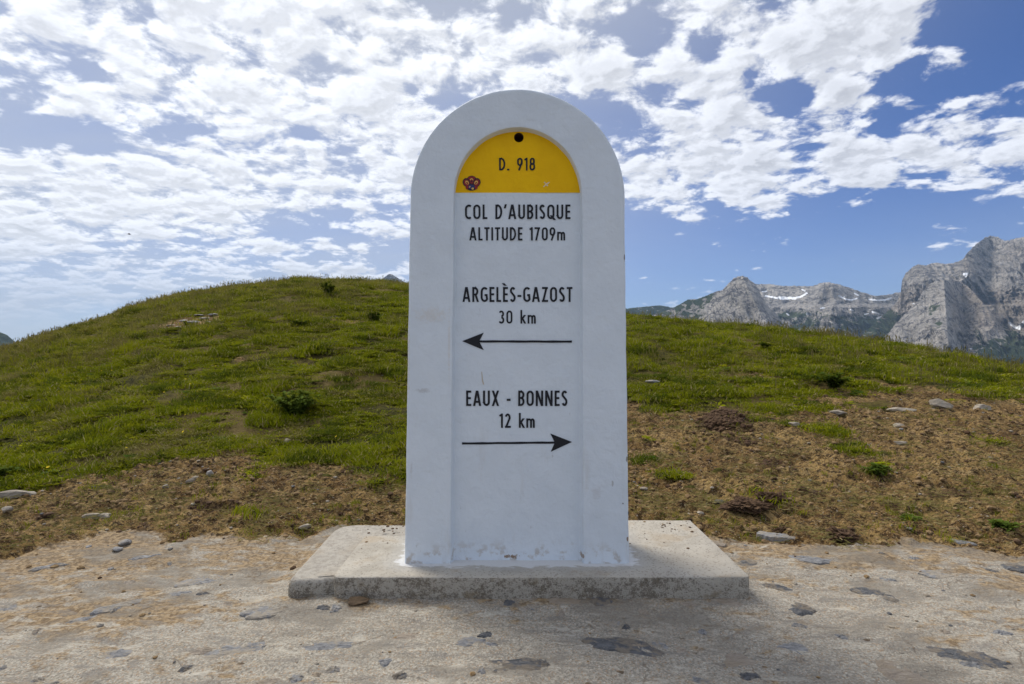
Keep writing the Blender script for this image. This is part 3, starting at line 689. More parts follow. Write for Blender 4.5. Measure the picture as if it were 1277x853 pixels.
# ------------------------------------------------------------------ the milestone
PLT = .085                                        # top of the plinth
YS = 2.31                                         # front face of the stone
k_s = YS / F
def wx(px, d=YS): return (px - CX) * d / F
def wz(py, d=YS): return EYE + (CY - py) * d / F
REC = .036
def build_milestone():
    root = empty('milestone', (wx(644.7), YS + .15, PLT))
    tag(root, 'tall white round-topped milestone with a yellow cap and black lettering on the concrete plinth', 'milestone')
    inv = Vector(root.location)
    NB, NA = 60, 72
    def outline(hw_b, hw_t, spring_z, top_z, bot_z, cxb, cxt, n_leg, n_arc, ex=2.0):
        pts = []
        for i in range(n_leg):
            t = i / n_leg; z = bot_z + (spring_z - bot_z) * t
            pts.append((cxb + (cxt - cxb) * t - (hw_b + (hw_t - hw_b) * t), z))
        for i in range(n_arc + 1):
            a = math.pi * (1 - i / n_arc)
            c, s = math.cos(a), math.sin(a)
            pts.append((cxt + hw_t * math.copysign(abs(c) ** (2 / ex), c), spring_z + (top_z - spring_z) * abs(s) ** (2 / ex)))
        for i in range(n_leg - 1, -1, -1):
            t = i / n_leg; z = bot_z + (spring_z - bot_z) * t
            pts.append((cxb + (cxt - cxb) * t + (hw_b + (hw_t - hw_b) * t), z))
        return pts
    bot = PLT - .03
    def outer(inset): return outline(wx(785) / 2 - wx(504) / 2 - inset, (779.3 - 511) / 2 * k_s - inset, wz(246), wz(110.5) - inset, bot, wx(644.5), wx(645.2), NB, NA)
    def inner(inset):                             # recess outline; inset > 0 shrinks it
        return outline((728 - 561.5) / 2 * k_s - inset * .95, (725.8 - 566) / 2 * k_s - inset * .25, wz(243), wz(158.8) - inset * .3, bot, wx(644.8), wx(645.9), NB, NA)
    loops = []
    loops.append([(x, YS + REC, z) for x, z in inner(.020)])
    loops.append([(x, YS + REC - .001, z) for x, z in inner(.0125)])
    loops.append([(x, YS + REC - .004, z) for x, z in inner(.0105)])
    loops.append([(x, YS + .012, z) for x, z in inner(.0035)])
    loops.append([(x, YS + .003, z) for x, z in inner(.0005)])
    loops.append([(x, YS + .0004, z) for x, z in inner(-.002)])
    loops.append([(x, YS, z) for x, z in inner(-.005)])
    o0, i0 = outer(.010), inner(-.005)
    for t in (.06, .15, .3, .45, .6, .75, .88, .96):
        loops.append([(i[0] + (o[0] - i[0]) * t, YS, i[1] + (o[1] - i[1]) * t) for i, o in zip(i0, o0)])
    loops.append([(x, YS, z) for x, z in o0])
    loops.append([(x, YS + .0016, z) for x, z in outer(.0045)])
    loops.append([(x, YS + .006, z) for x, z in outer(.001)])
    for dd in (.014, .05, .1, .15, .2, .25, .285):
        loops.append([(x, YS + dd, z) for x, z in outer(0)])
    loops.append([(x, YS + .296, z) for x, z in outer(.004)])
    loops.append([(x, YS + .30, z) for x, z in outer(.012)])
    n = len(loops[0])
    co = np.array(loops, float).reshape(-1, 3)
    # hand-trowelled unevenness
    x, y, z = co[:, 0], co[:, 1], co[:, 2]
    amp = .0022
    co[:, 0] += amp * fbm(x * 5, z * 5, y * 5, 4); co[:, 1] += .0016 * fbm(x * 6 + 9, z * 6, y * 6, 4); co[:, 2] += amp * .6 * fbm(x * 7, z * 5 + 4, y * 5, 3)
    q = grid_quads(len(loops), n)
    co -= np.array(inv)
    body = fast_mesh('body', co, q, M_white, root)
    # back face: fill between left and right of the last loop, like ladder rungs
    last = (len(loops) - 1) * n
    bm = bmesh.new(); bm.from_mesh(body.data); bm.verts.ensure_lookup_table()
    for i in range(n // 2 - 1):
        a, b, c, d = last + i, last + i + 1, last + n - 2 - i, last + n - 1 - i
        if b == c: continue
        try: bm.faces.new([bm.verts[k] for k in (a, b, c, d)])
        except Exception: pass
    bmesh.ops.recalc_face_normals(bm, faces=bm.faces)
    for f in bm.faces: f.smooth = True
    bm.to_mesh(body.data); bm.free()
    # panel (white) below the yellow line and yellow cap above it: separate sheets that fill the recess
    PD = YS + REC
    zy = wz(240.5, PD)
    inn = inner(.0)
    zspl = zy
    def hw_at(z):                                 # left and right edge of the recess floor at height z
        P = np.array(inn); half = len(P) // 2
        L_, R_ = P[:half + 1], P[half:][::-1]
        return np.interp(z, L_[:, 1], L_[:, 0]), np.interp(z, R_[:, 1], R_[:, 0])
    rows = 90; cols = 28; V = []
    for i in range(rows + 1):
        zz = bot + (zspl - bot) * i / rows; l, r_ = hw_at(min(zz, wz(243))); 
        for j in range(cols + 1): V.append((l + (r_ - l) * j / cols, PD, zz))
    V = np.array(V); V[:, 1] += .0016 * fbm(V[:, 0] * 6 + 9, V[:, 2] * 6, 3.0, 4) - .0006
    fast_mesh('panel', V - np.array(inv), grid_quads(rows + 1, cols + 1), M_white, root)
    # yellow cap with its round hole
    hx, hz, hr = wx(647, PD), wz(171.6, PD), 6.0 * PD / F
    bd = [p for p in inn if p[1] > zspl]
    lft, rgt = hw_at(zspl)
    K = 160; rings = 9; ringpts = []
    poly = [(lft, zspl)] + bd + [(rgt, zspl)]
    def ray(ang):
        dx, dz = math.cos(ang), math.sin(ang); best = None
        pp = poly + [poly[0]]
        for (x1, z1), (x2, z2) in zip(pp[:-1], pp[1:]):
            ex_, ez_ = x2 - x1, z2 - z1; den = dx * ez_ - dz * ex_
            if abs(den) < 1e-12: continue
            t = ((x1 - hx) * ez_ - (z1 - hz) * ex_) / den; s_ = ((x1 - hx) * dz - (z1 - hz) * dx) / den
            if t > 0 and -1e-6 <= s_ <= 1 + 1e-6 and (best is None or t < best): best = t
        return best or .01
    angs = [2 * math.pi * i / K for i in range(K)]
    # include the two lower corners exactly
    for cxx, czz in ((lft, zspl), (rgt, zspl)):
        ca = math.atan2(czz - hz, cxx - hx) % (2 * math.pi); i = min(range(K), key=lambda i: abs(angs[i] - ca)); angs[i] = ca
    V = []
    for k in range(rings + 1):
        t = k / rings
        for a in angs:
            rmax = max(ray(a), hr * 1.02); rr_ = hr + (rmax - hr) * t ** 1.3
            V.append((hx + rr_ * math.cos(a), PD - .0012, hz + rr_ * math.sin(a)))
    for k, (dd, sc) in enumerate(((.002, 1.0), (.03, .96), (.06, .93))): 
        pass
    cap = fast_mesh('yellow_cap', np.array(V) - np.array(inv), grid_quads(rings + 1, K, True), M_yellow, root)
    V = []
    for dd, sc in ((-.0012, 1.0), (.003, .985), (.03, .95), (.07, .92)):
        for a in angs: V.append((hx + hr * sc * math.cos(a), PD + dd, hz + hr * sc * math.sin(a)))
    hole = fast_mesh('hole', np.array(V) - np.array(inv), grid_quads(4, K, True), M_hole, root)
    bm = bmesh.new(); bm.from_mesh(hole.data); bm.verts.ensure_lookup_table(); bm.faces.new(bm.verts[3 * K:4 * K]); bm.to_mesh(hole.data); bm.free()
    hole['label'] = 'round dark hole near the top of the yellow cap'
    return root, inv, PD
stone, inv, PD = build_milestone()

# ---- lettering drawn with even strokes like a condensed sign-writer's alphabet
def arc(cx, cy, rx, ry, a0, a1, n=12):
    return [(cx + rx * math.cos(math.radians(a0 + (a1 - a0) * i / n)), cy + ry * math.sin(math.radians(a0 + (a1 - a0) * i / n))) for i in range(n + 1)]
SW = .135                                         # stroke over cap height
h = SW / 2
def stadium(x0, x1, y0, y1):                      # tall oval of condensed O
    rx = (x1 - x0) / 2; ry = min((y1 - y0) / 2, rx * 1.35); cx = (x0 + x1) / 2
    return arc(cx, y1 - ry, rx, ry, 90, 180, 8) + arc(cx, y0 + ry, rx, ry, 180, 360, 14) + arc(cx, y1 - ry, rx, ry, 0, 90, 8)
GL = {}
def glyph(ch, w, *st): GL[ch] = (w, st)
w = .44
glyph('O', .46, stadium(h, .46 - h, h, 1 - h))
glyph('0', .42, stadium(h, .42 - h, h, 1 - h))
glyph('Q', .46, stadium(h, .46 - h, h, 1 - h), [(.24, .26), (.47, -.06)])
glyph('C', .40, arc(.25, 1 - h - .25, .25 - h, .25, 50, 180, 10) + arc(.25, h + .25, .25 - h, .25, 180, 310, 10))
glyph('G', .44, arc(.25, 1 - h - .25, .25 - h, .25, 40, 180, 10) + arc(.25, h + .25, .25 - h + .0, .25, 180, 330, 12) + [(.44 - h, .46)], [(.25, .46), (.44, .46)])
glyph('D', .44, [(h, 0), (h, 1)], [(h, 1 - h), (.15, 1 - h)] + arc(.15, .5, .29 - h, .5 - h, 90, -90, 18) + [(h, h)])
glyph('L', .30, [(h, 1), (h, h), (.30, h)])
glyph('I', .135, [(h, 0), (h, 1)])
glyph('T', .36, [(0, 1 - h), (.36, 1 - h)], [(.18, 0), (.18, 1 - h)])
glyph('E', .32, [(.32, 1 - h), (h, 1 - h), (h, h), (.32, h)], [(h, .51), (.30, .51)])
glyph('U', .43, [(h, 1), (h, .26)] + arc(.215, .26, .215 - h, .26 - h, 180, 360, 12) + [(.43 - h, 1)])
glyph('A', .50, [(.065, 0), (.235, 1)], [(.435, 0), (.265, 1)], [(.12, .27), (.38, .27)])
glyph('X', .46, [(.07, 0), (.39, 1)], [(.07, 1), (.39, 0)])
glyph('Z', .40, [(.02, 1 - h), (.39, 1 - h)], [(.31, 1), (.085, 0)], [(.01, h), (.40, h)])
glyph('N', .47, [(h, 0), (h, 1)], [(.075, 1), (.395, 0)], [(.47 - h, 0), (.47 - h, 1)])
glyph('B', .40, [(h, 0), (h, 1)], [(h, 1 - h), (.18, 1 - h)] + arc(.18, (1 - h + .52) / 2, .15, (1 - h - .52) / 2, 90, -90, 10) + [(h, .52)], [(h, .52)] + arc(.18, (.52 + h) / 2, .22 - h, (.52 - h) / 2, 90, -90, 12) + [(h, h)])
glyph('R', .41, [(h, 0), (h, 1)], [(h, 1 - h), (.18, 1 - h)] + arc(.18, (1 - h + .49) / 2, .21 - h, (1 - h - .49) / 2, 90, -90, 10) + [(h, .49)], [(.20, .52), (.36, 0)])
glyph('S', .37, arc(.185, .74, .185 - h, .26 - h, 30, 200, 10) + arc(.185, .27, .185 - h, .27 - h + .0, 45, -155, 14))
glyph('8', .40, stadium(.02 + h, .38 - h, .50, 1 - h), stadium(h, .40 - h, h, .53))
glyph('9', .40, stadium(h, .40 - h, .42, 1 - h), [(.40 - h, .70), (.36 - h, .52), (.13, 0)])
glyph('1', .22, [(.0, .83), (.22 - h, .93)], [(.22 - h, 0), (.22 - h, 1)])
glyph('7', .38, [(0, 1 - h), (.38, 1 - h)], [(.305, 1), (.11, 0)])
glyph('3', .38, arc(.17, .745, .17 - h + .02, .255 - h, 150, -90, 12), arc(.17, .27, .21 - h, .27 - h, 90, -150, 12))
glyph('2', .39, arc(.19, .73, .19 - h, .27 - h, 165, -20, 12) + [(.085, .04)], [(.01, h), (.39, h)])
glyph('k', .36, [(h, 0), (h, 1.04)], [(.31, .66), (.10, .33)], [(.15, .38), (.33, 0)])
glyph('m', .56, [(h, 0), (h, .66)], [(h, .40)] + arc(.19, .46, .19 - h - .0, .20 - h, 180, 0, 8) + [(.31, 0)], [(.31, .40)] + arc(.405, .46, .115 - h + .04, .20 - h, 180, 0, 8) + [(.56 - h, 0)])
glyph('-', .24, [(.0, .40), (.24, .40)])
glyph('.', .15, [(.0, h), (.15, h)])
glyph("'", .13, [(.10, 1.02), (.03, .74)])
glyph('`', .10, [(-.06, 1.26), (.09, 1.09)])
glyph(' ', .22)
def stroke_quads(pts, sw):
    P = [np.array(p, float) for p in pts]; V = []
    n = len(P)
    if n == 2:
        dx, dy = P[1] - P[0]
        if abs(dy) > abs(dx) > 1e-6:              # slanted stroke: ends cut level with the line of writing
            o = np.array([sw / 2 * math.hypot(dx, dy) / abs(dy), 0]); return [P[0] + o, P[0] - o, P[1] + o, P[1] - o], [(0, 1, 3, 2)]
    for i in range(n):
        d1 = P[i] - P[i - 1] if i else P[1] - P[0]; d2 = P[i + 1] - P[i] if i < n - 1 else P[-1] - P[-2]
        d1 = d1 / max(np.linalg.norm(d1), 1e-9); d2 = d2 / max(np.linalg.norm(d2), 1e-9)
        n1, n2 = np.array([-d1[1], d1[0]]), np.array([-d2[1], d2[0]])
        m = n1 + n2; l = np.linalg.norm(m)
        m = n1 if l < 1e-6 else m / l
        s = 1 / max(m @ n1, .6)
        V += [P[i] + m * sw / 2 * s, P[i] - m * sw / 2 * s]
    return V, [(2 * i, 2 * i + 1, 2 * i + 3, 2 * i + 2) for i in range(n - 1)]
def text_line(txt, x0, x1, ytop, ybot, name='lettering', gap=.115, space=None):
    """one painted line of writing; x0..x1 and cap top/bottom in photograph pixels on the recessed panel"""
    H = (ybot - ytop)
    ents = []; cur = 0
    for ch in txt:
        if ch == '`':
            ents.append((ch, cur - gap - .22 - .03)); continue
        wd = GL[ch][0] if ch != ' ' else (space or .22)
        g = gap * (.35 if ch in "AT" else 1)
        ents.append((ch, cur)); cur += wd + gap
    total = cur - gap
    sx = (x1 - x0) / total                          # pixels per unit, horizontally
    lay = 0
    chars = []
    for ch, ox in ents:
        if ch == '`': chars[-1][1].append((ch, ox))
        elif ch != ' ': chars.append((ch, [(ch, ox)]))
    for ch0, group_ in chars:
      V = []; Fc = []
      for ch, ox in group_:
        for st in GL[ch][1]:
            # stroke in real proportions
            pts = [((ox + p[0]) * sx, p[1] * H) for p in st]
            v, f = stroke_quads(pts, SW * H)
            b = len(V); lay += 1
            for q in v:
                X = wx(x0 + q[0], PD); Z = wz(ybot - q[1], PD)
                V.append((X + .0004 * perlin(X * 60, Z * 60, 1.0), PD - .0030 - .00004 * (lay % 7), Z + .0004 * perlin(X * 60, Z * 60, 5.0)))
            Fc += [tuple(b + i for i in t) for t in f]
      # a paint film about a millimetre proud of the panel
      mesh('digit' if ch0.isdigit() else 'hyphen' if ch0 == '-' else 'full_stop' if ch0 == '.' else 'apostrophe' if ch0 == "'" else 'letter', np.array(V) - np.array(inv), Fc, M_black, stone)
text_line('D. 918', 622.3, 667.4, 197, 212.8, space=.30)
text_line("COL D'AUBISQUE", 579.8, 711.3, 255.3, 273.4, space=.26)
text_line('ALTITUDE 1709m', 585.3, 704.8, 283.6, 300, space=.26)
text_line('ARGELE`S-GAZOST', 576.8, 713.8, 358.0, 376.6)
text_line('30 km', 622, 668.3, 387.3, 403.6, space=.28)
text_line('EAUX - BONNES', 581.3, 707.6, 487, 506.2, space=.24)
text_line('12 km', 623, 667, 515.6, 533.4, space=.28)
def flat(name, pts, mat, off=.0032, parent=None, label=None):
    V = [(wx(x, PD), PD - off, wz(y, PD)) for x, y in pts]
    o = mesh(name, np.array(V) - np.array(inv), [tuple(range(len(V)))], mat, parent or stone)
    if label: o['label'] = label
    return o
def arrow(name, tip, corners, notch, tail, label):
    o1 = []
    V = [tip, corners[0], notch, corners[1]]
    n = 14; t = 1.35
    sh = []
    for i in range(n + 1):
        f = i / n; x = notch[0] + (tail[0] - notch[0]) * f; y = notch[1] + (tail[1] - notch[1]) * f
        sh.append((x, y - t + .15 * math.sin(i * 2.1), y + t + .15 * math.sin(i * 1.3)))
    pts = [(p[0], p[1]) for p in V]; fc = [(0, 1, 2), (0, 2, 3)]
    b = len(pts)
    for x, ya, yb in sh: pts += [(x, ya), (x, yb)]
    fc += [(b + 2 * i, b + 2 * i + 1, b + 2 * i + 3, b + 2 * i + 2) for i in range(n)]
    W3 = []
    for i, (x, y) in enumerate(pts): W3.append((wx(x, PD), PD - .0031 - (.00015 if i >= b else 0), wz(y, PD)))
    o = mesh(name, np.array(W3) - np.array(inv), fc, M_black, stone); o['label'] = label
arrow('arrow', (576.4, 425.4), ((603.4, 414.8), (603.4, 436.6)), (597.5, 425.7), (713.2, 426), 'black arrow pointing left')
arrow('arrow', (713.2, 551.0), ((686.2, 540.4), (686.8, 563.2)), (691.8, 551.7), (576.2, 552.9), 'black arrow pointing right')
# small round sticker: dark red lobes round a pale middle, blue lower part
def disc(cx, cy, rx, ry, rot=0, n=14):
    c, s = math.cos(rot), math.sin(rot)
    return [(cx + rx * math.cos(2 * math.pi * i / n) * c - ry * math.sin(2 * math.pi * i / n) * s, cy + rx * math.cos(2 * math.pi * i / n) * s + ry * math.sin(2 * math.pi * i / n) * c) for i in range(n)]
ex, ey = 588.2, 228.8
stick = flat('sticker', disc(ex, ey + 4, 7.6, 5.2), M_ink, .0031, label='small round dark red and blue winged emblem sticker')
stick.location = (0, 0, 0)
em = [(M_ink, ex, ey - 5.2, 5.8, 4.2, 0), (M_ink, ex - 6.2, ey - 1.0, 4.9, 5.6, -.4), (M_ink, ex + 6.2, ey - 1.0, 4.9, 5.6, .4), (M_red, ex, ey - 6.2, 4.4, 2.4, 0), (M_red, ex - 6.3, ey - .6, 3.5, 4.2, -.4), (M_red, ex + 6.3, ey - .6, 3.5, 4.2, .4),
      (M_cream, ex - 5.6, ey - .8, 1.9, 2.6, -.7), (M_cream, ex + 5.6, ey - .8, 1.9, 2.6, .7), (M_red, ex - 5.5, ey - .3, 1.0, 1.7, -.7), (M_red, ex + 5.5, ey - .3, 1.0, 1.7, .7), (M_cream, ex, ey - 4.0, 2.1, 2.0, 0), (M_red, ex, ey - 2.0, 2.0, 2.8, 0), (M_ink, ex, ey - 2.2, .9, 1.1, 0),
      (M_navy, ex, ey + 4.8, 4.4, 3.0, 0), (M_red, ex - 5.6, ey + 5.4, 1.7, 2.2, .5), (M_red, ex + 5.6, ey + 5.4, 1.7, 2.2, -.5), (M_cream, ex + 1.4, ey + 6.8, 1.5, 1.3, 0), (M_cream, ex - 2.2, ey + 4.6, .6, 1.2, .3)]
for i, (m_, a_, b_, c_, d_, e_) in enumerate(em):
    o = flat('emblem_shape', disc(a_, b_, c_, d_, e_), m_, .0032 + .00012 * (i + 1)); o.parent = stick
for i, (pts) in enumerate([[(678, 227.6), (679.5, 227), (683.6, 231.6), (682.2, 232.6)], [(681.5, 228.6), (685.2, 226.8), (685.6, 228), (680.4, 231.2), (678.4, 233.6), (677.2, 233)]]):
    flat('scratch', pts, M_scratch, .0022 + .0002 * i)
flat('rust_drip', [(600.4, 463.5), (601.2, 463.5), (602.2, 473), (603.8, 479.4), (602.4, 479.6), (600.9, 474)], M_rust, .0022)

# ------------------------------------------------------------------ plinth
def build_plinth():
    root = empty('plinth', ((SLAB[0] + SLAB[1]) / 2, (SLAB[2] + SLAB[3]) / 2, 0))
    tag(root, 'low weathered concrete plinth under the milestone, rounded at its left corner', 'plinth')
    rl = Vector(root.location)
    def slab(name, outl, ztop, bev, amp=.004, seg=3, center=None):
        # outline (x, y) counter-clockwise, resampled, then a rounded edge profile
        P = np.array(outl + [outl[0]], float); L = np.r_[0, np.cumsum(np.hypot(*np.diff(P, axis=0).T))]
        n = 340; s = np.linspace(0, L[-1], n, endpoint=False); x = np.interp(s, L, P[:, 0]); y = np.interp(s, L, P[:, 1])
        c = np.array(center or (x.mean(), y.mean()))
        rings = []
        for t in (.0, .25, .5, .7, .80, .86, .90): rings.append((t, 0, 0))
        V = []
        for t, _, _ in rings[1:]: V.append(np.stack([c[0] + (x - c[0]) * t, c[1] + (y - c[1]) * t, np.full(n, ztop)], -1))
        dx, dy = np.roll(x, -1) - np.roll(x, 1), np.roll(y, -1) - np.roll(y, 1); l = np.hypot(dx, dy); nx, ny = dy / l, -dx / l
        for k in range(seg + 1):
            a = math.pi / 2 * k / seg
            V.append(np.stack([x - nx * bev * (1 - math.sin(a)), y - ny * bev * (1 - math.sin(a)), np.full(n, ztop - bev * (1 - math.cos(a)))], -1))
        for zz in (ztop * .6, ztop * .35, .0, -.05): V.append(np.stack([x, y, np.full(n, min(zz, ztop - bev - .004))], -1))
        co = np.concatenate(V); X, Y, Z = co.T
        k = sstep(ztop - Z, -.001, .02)
        out = fbm(X * 9, Y * 9, Z * 9, 4, .6)
        co = co.copy(); co[:, 2] += amp * .35 * fbm(X * 3, Y * 3, 5.0, 4) * (1 - k) - .002 * np.clip(fbm(X * 16, Y * 16, 2.0, 3), 0, 1) * ((Z > ztop - .02) & (Z < ztop + .0) )
        co[:, 1] += amp * out * k; co[:, 0] += amp * fbm(X * 9 + 5, Y * 9, Z * 9, 4, .6) * k
        q = grid_quads(len(V), n, True)
        o = fast_mesh(name, co - np.array(rl), q, M_conc if name == 'upper_slab' else M_conc_old, root)
        bm = bmesh.new(); bm.from_mesh(o.data); bm.verts.ensure_lookup_table(); bm.faces.new(bm.verts[:n]); bmesh.ops.recalc_face_normals(bm, faces=bm.faces)
        for f in bm.faces: f.smooth = True
        bm.to_mesh(o.data); bm.free(); return o
    x0, x1, y0, y1 = SLAB
    r = .10
    old = [(x0 + .006, y0 + .05), (x0 + .012, y0 + .03), (x0 + .035, y0 + .018), (-.75, y0 + .030), (-.70, y0 + .045), (.60, y0 + .06), (x1 - .03, y0 + .07), (x1 - .03, y1)]
    old += [(x0 + r - r * math.sin(a), y1 - r + r * math.cos(a)) for a in np.linspace(0, math.pi / 2, 8)]
    a = slab('old_slab', old, PLT - .016, .024, .0055, 4); a['label'] = 'rough older slab showing at the left and back'
    new = [(-.685, 2.205)] + [(-.70 + .0, 2.22)] + [(-.69, 2.64), (-.40, 2.655), (.6, 2.655), (x1, 2.66), (x1 - .002, 2.21), (x1 - .01, 2.195)]
    new = [(-.678, 2.186), (-.665, 2.176), (.2, 2.178), (x1 - .008, 2.180), (x1, 2.192), (x1 - .004, 2.5), (x1 - .012, 2.875), (.55, 2.878), (.545, 2.66), (-.40, 2.655), (-.685, 2.64), (-.69, 2.20)]
    b = slab('upper_slab', new, PLT, .007, .0035, center=(.1, 2.42)); b['label'] = 'smoother concrete slab carrying the stone'
    return root
build_plinth()

# ------------------------------------------------------------------ stones
def slab_stone_mesh(seed, sx, sy, t=.010):
    R = random.Random(seed); n = 26; ph = [R.uniform(0, 6.28) for _ in range(4)]
    jag = [.95 + .13 * math.sin(2 * 6.283 * i / n + ph[0]) + .10 * math.sin(3 * 6.283 * i / n + ph[1]) + .07 * math.sin(7 * 6.283 * i / n + ph[2]) + R.uniform(-.07, .07) for i in range(n)]
    pts = [(sx * jag[i] * math.cos(2 * math.pi * i / n), sy * jag[i] * math.sin(2 * math.pi * i / n)) for i in range(n)]
    V = [(0, 0, t)]; Fc = []
    rings = ((.5, t * 1.0), (.86, t * .55), (1.0, -t * .1), (1.03, -.03))
    for k, (s, z) in enumerate(rings):
        for i, (x, y) in enumerate(pts):
            V.append((x * s, y * s, z + (R.uniform(-.5, .5) * t if k < 3 else 0)))
    for i in range(n): Fc.append((0, 1 + i, 1 + (i + 1) % n))
    for k in range(3):
        for i in range(n):
            a = 1 + k * n + i; b = 1 + k * n + (i + 1) % n; Fc.append((a, a + n, b + n, b))
    return V, Fc
EMB = [(295, 803, 72, 24, 'l', 8), (330, 760, 62, 15, 'l', -6), (252, 718, 52, 14, 'l', 5), (408, 800, 74, 13, 'l', 15), (512, 790, 54, 16, 'b', 0), (586, 794, 44, 12, 'l', 0), (640, 826, 104, 24, 'd', -6), (780, 803, 92, 25, 'd', 16), (1211, 814, 84, 24, 'd', -4),
       (1090, 735, 48, 14, 'd', 30), (930, 699, 38, 15, 'd', 38), (1000, 754, 32, 15, 'd', 20), (968, 727, 38, 8, 'd', 4), (1012, 692, 50, 10, 'l', 4), (968, 666, 44, 9, 'l', 0), (1172, 712, 50, 11, 'l', 18), (1268, 702, 34, 13, 'd', 5), (749, 750, 28, 13, 'd', 0),
       (700, 749, 56, 8, 'b', 0), (921, 823, 42, 32, 'b', 0), (1122, 834, 66, 28, 'b', 30), (990, 805, 36, 18, 'l', 10), (140, 810, 42, 17, 'l', -20), (148, 750, 60, 10, 'l', -10), (418, 757, 18, 9, 'l', -50), (635, 752, 18, 6, 'd', 0), (905, 750, 40, 9, 'b', 0),
       (1190, 668, 50, 6, 'l', 3), (885, 672, 40, 9, 'b', 30), (10, 750, 24, 10, 'l', 0), (100, 765, 46, 9, 'l', -12), (500, 838, 20, 6, 'd', 0),(222, 735,30,7,'l',0),(60,700,40,6,'l',-8),(180,690,34,5,'l',-6)]
_R = random.Random(5)
for _ in range(64):
    px, py = _R.uniform(0, 1277), _R.uniform(670, 850)
    if 340 < px < 950 and py < 748: continue
    k_ = (py - 560) / 290; w0 = _R.uniform(12, 34) * k_
    EMB.append((px, py, w0, w0 * _R.uniform(.22, .42) * k_ ** .4, _R.choice('dlbblb'), _R.uniform(-25, 35)))
for i, (px, py, w_, h_, kd, rot) in enumerate(EMB):
    x, y, rx, ry = patch(px, py, w_, h_)
    V, Fc = slab_stone_mesh(100 + i, rx, ry, .005 if kd != 'b' else .004)
    o = mesh('stone', V, Fc, {'d': M_slate_d, 'l': M_slate_l, 'b': M_slate_b, 'r': M_brownrock}[kd], pavement)
    o.location = (x, y, ground_z(x, y) - .0015); o.rotation_euler = (0, 0, math.radians(-rot * .6) - math.atan2(x, y) * .8)

def rock_mesh(seed, n_sub=3, cuts=9):
    R = random.Random(seed); bm = bmesh.new(); bmesh.ops.create_icosphere(bm, subdivisions=n_sub, radius=1)
    for _ in range(cuts):
        d = Vector((R.gauss(0, 1), R.gauss(0, 1), R.gauss(0, 1))).normalized(); c = R.uniform(.55, .85)
        for v in bm.verts:
            t = v.co.dot(d)
            if t > c: v.co -= d * (t - c) * .92
    P = np.array([v.co for v in bm.verts]); nn = fbm(P[:, 0] * 2.2 + seed, P[:, 1] * 2.2, P[:, 2] * 2.2, 3)
    for v, k in zip(bm.verts, nn): v.co *= 1 + .10 * k
    return bm
def rock(name, px, py, w_, h_, mat, label, cat, seed, hz=.6, rot=0, depth=1.0, sub=3, group=None, crumb=0):
    x, y, z = at(px, py + h_ * .35)
    hw = w_ / F * y / 2; hh = h_ / F * y
    if name == 'dung_pat': sub, crumb = 5, .38
    bm = rock_mesh(seed, sub)
    if crumb:
        P = np.array([v.co for v in bm.verts]); nn = ridged(P[:, 0] * 3 + seed, P[:, 1] * 3, P[:, 2] * 3, 5, .6) - 1.1; n3_ = fbm(P[:, 0] * 1.3 + seed, P[:, 1] * 1.3, P[:, 2], 3)
        for v, k, q in zip(bm.verts, nn, n3_): v.co *= 1 + crumb * k + .35 * q
    me = bpy.data.meshes.new(name); bm.to_mesh(me); bm.free(); me.materials.append(mat)
    o = bpy.data.objects.new(name, me); link(o); o.location = (x, y, z + hh * .28)
    o.scale = (hw * 1.12, hw * depth, hh * .62); o.rotation_euler = (0, 0, math.radians(rot))
    tag(o, label, cat, group); return o
rock('rock', 20, 611, 40, 13, M_pale, 'flat pale rock at the grass edge, far left', 'rock', 1, rot=12, depth=.5)
rock('rock', 9, 634, 12, 7, M_slate_l, 'small blue-grey rock on the brown soil at far left', 'rock', 2)
rock('rock', 122, 637, 34, 7, M_pale, 'long low pale rock in the brown soil on the left', 'rock', 3, depth=.5)
rock('rock', 241, 592, 16, 9, M_pale, 'pale pointed rock at the grass edge above the left soil', 'rock', 4, rot=30)
rock('rock', 262, 586, 9, 8, M_slate_l, 'round bluish stone beside the pale pointed rock', 'rock', 5)
rock('rock', 207, 603, 8, 5, M_pale, 'small whitish stone left of the pale pointed rock', 'rock', 6)
rock('rock', 156, 668, 15, 6, M_slate_l, 'flat grey stone on the left edge of the pavement', 'rock', 7)
rock('rock', 147, 679, 12, 5, M_slate_l, 'small oval grey stone just below the flat grey stone', 'rock', 8)
rock('rock', 380, 651, 14, 5, M_pale, 'pale stone on the soil left of the plinth', 'rock', 9)
rock('rock', 92, 517, 10, 5, M_pale, 'whitish stone half hidden in the left slope grass', 'rock', 10)
rock('rock', 358, 543, 10, 6, M_pale, 'whitish stone in the grass between bush and soil edge', 'rock', 11)
rock('rock', 1171, 498, 27, 13, M_pale, 'largest pale rock on the right slope', 'rock', 12, rot=-15, depth=.7)
rock('rock', 1225, 503, 24, 9, M_pale, 'wide brownish rock to the right of the largest pale rock', 'rock', 13, depth=.6)
rock('rock', 1124, 505, 34, 6, M_pale, 'low pale rock outcrop to the left of the largest pale rock', 'rock', 14, depth=.5)
rock('rock', 1046, 508, 22, 6, M_pale, 'flat whitish rock at the grass edge above the green strip', 'rock', 15, depth=.6)
rock('rock', 1122, 545, 18, 4, M_pale, 'thin pale stone in the middle of the right soil', 'rock', 16, depth=.6)
rock('rock', 1120, 523, 13, 6, M_pale, 'tan stone above the thin pale stone', 'rock', 17)
rock('rock', 990, 526, 12, 6, M_pale, 'rounded pale stone left of the green strip', 'rock', 18)
rock('rock', 814, 476, 17, 4, M_slate_l, 'flat grey stone lying in the grass right of the milestone', 'rock', 19, depth=.5)
rock('rock', 874, 636, 9, 4, M_pale, 'small white stone on the soil behind the plinth', 'rock', 20)
rock('rock', 895, 618, 15, 5, M_slate_d, 'dark flat stone on the soil right of the milestone', 'rock', 21)
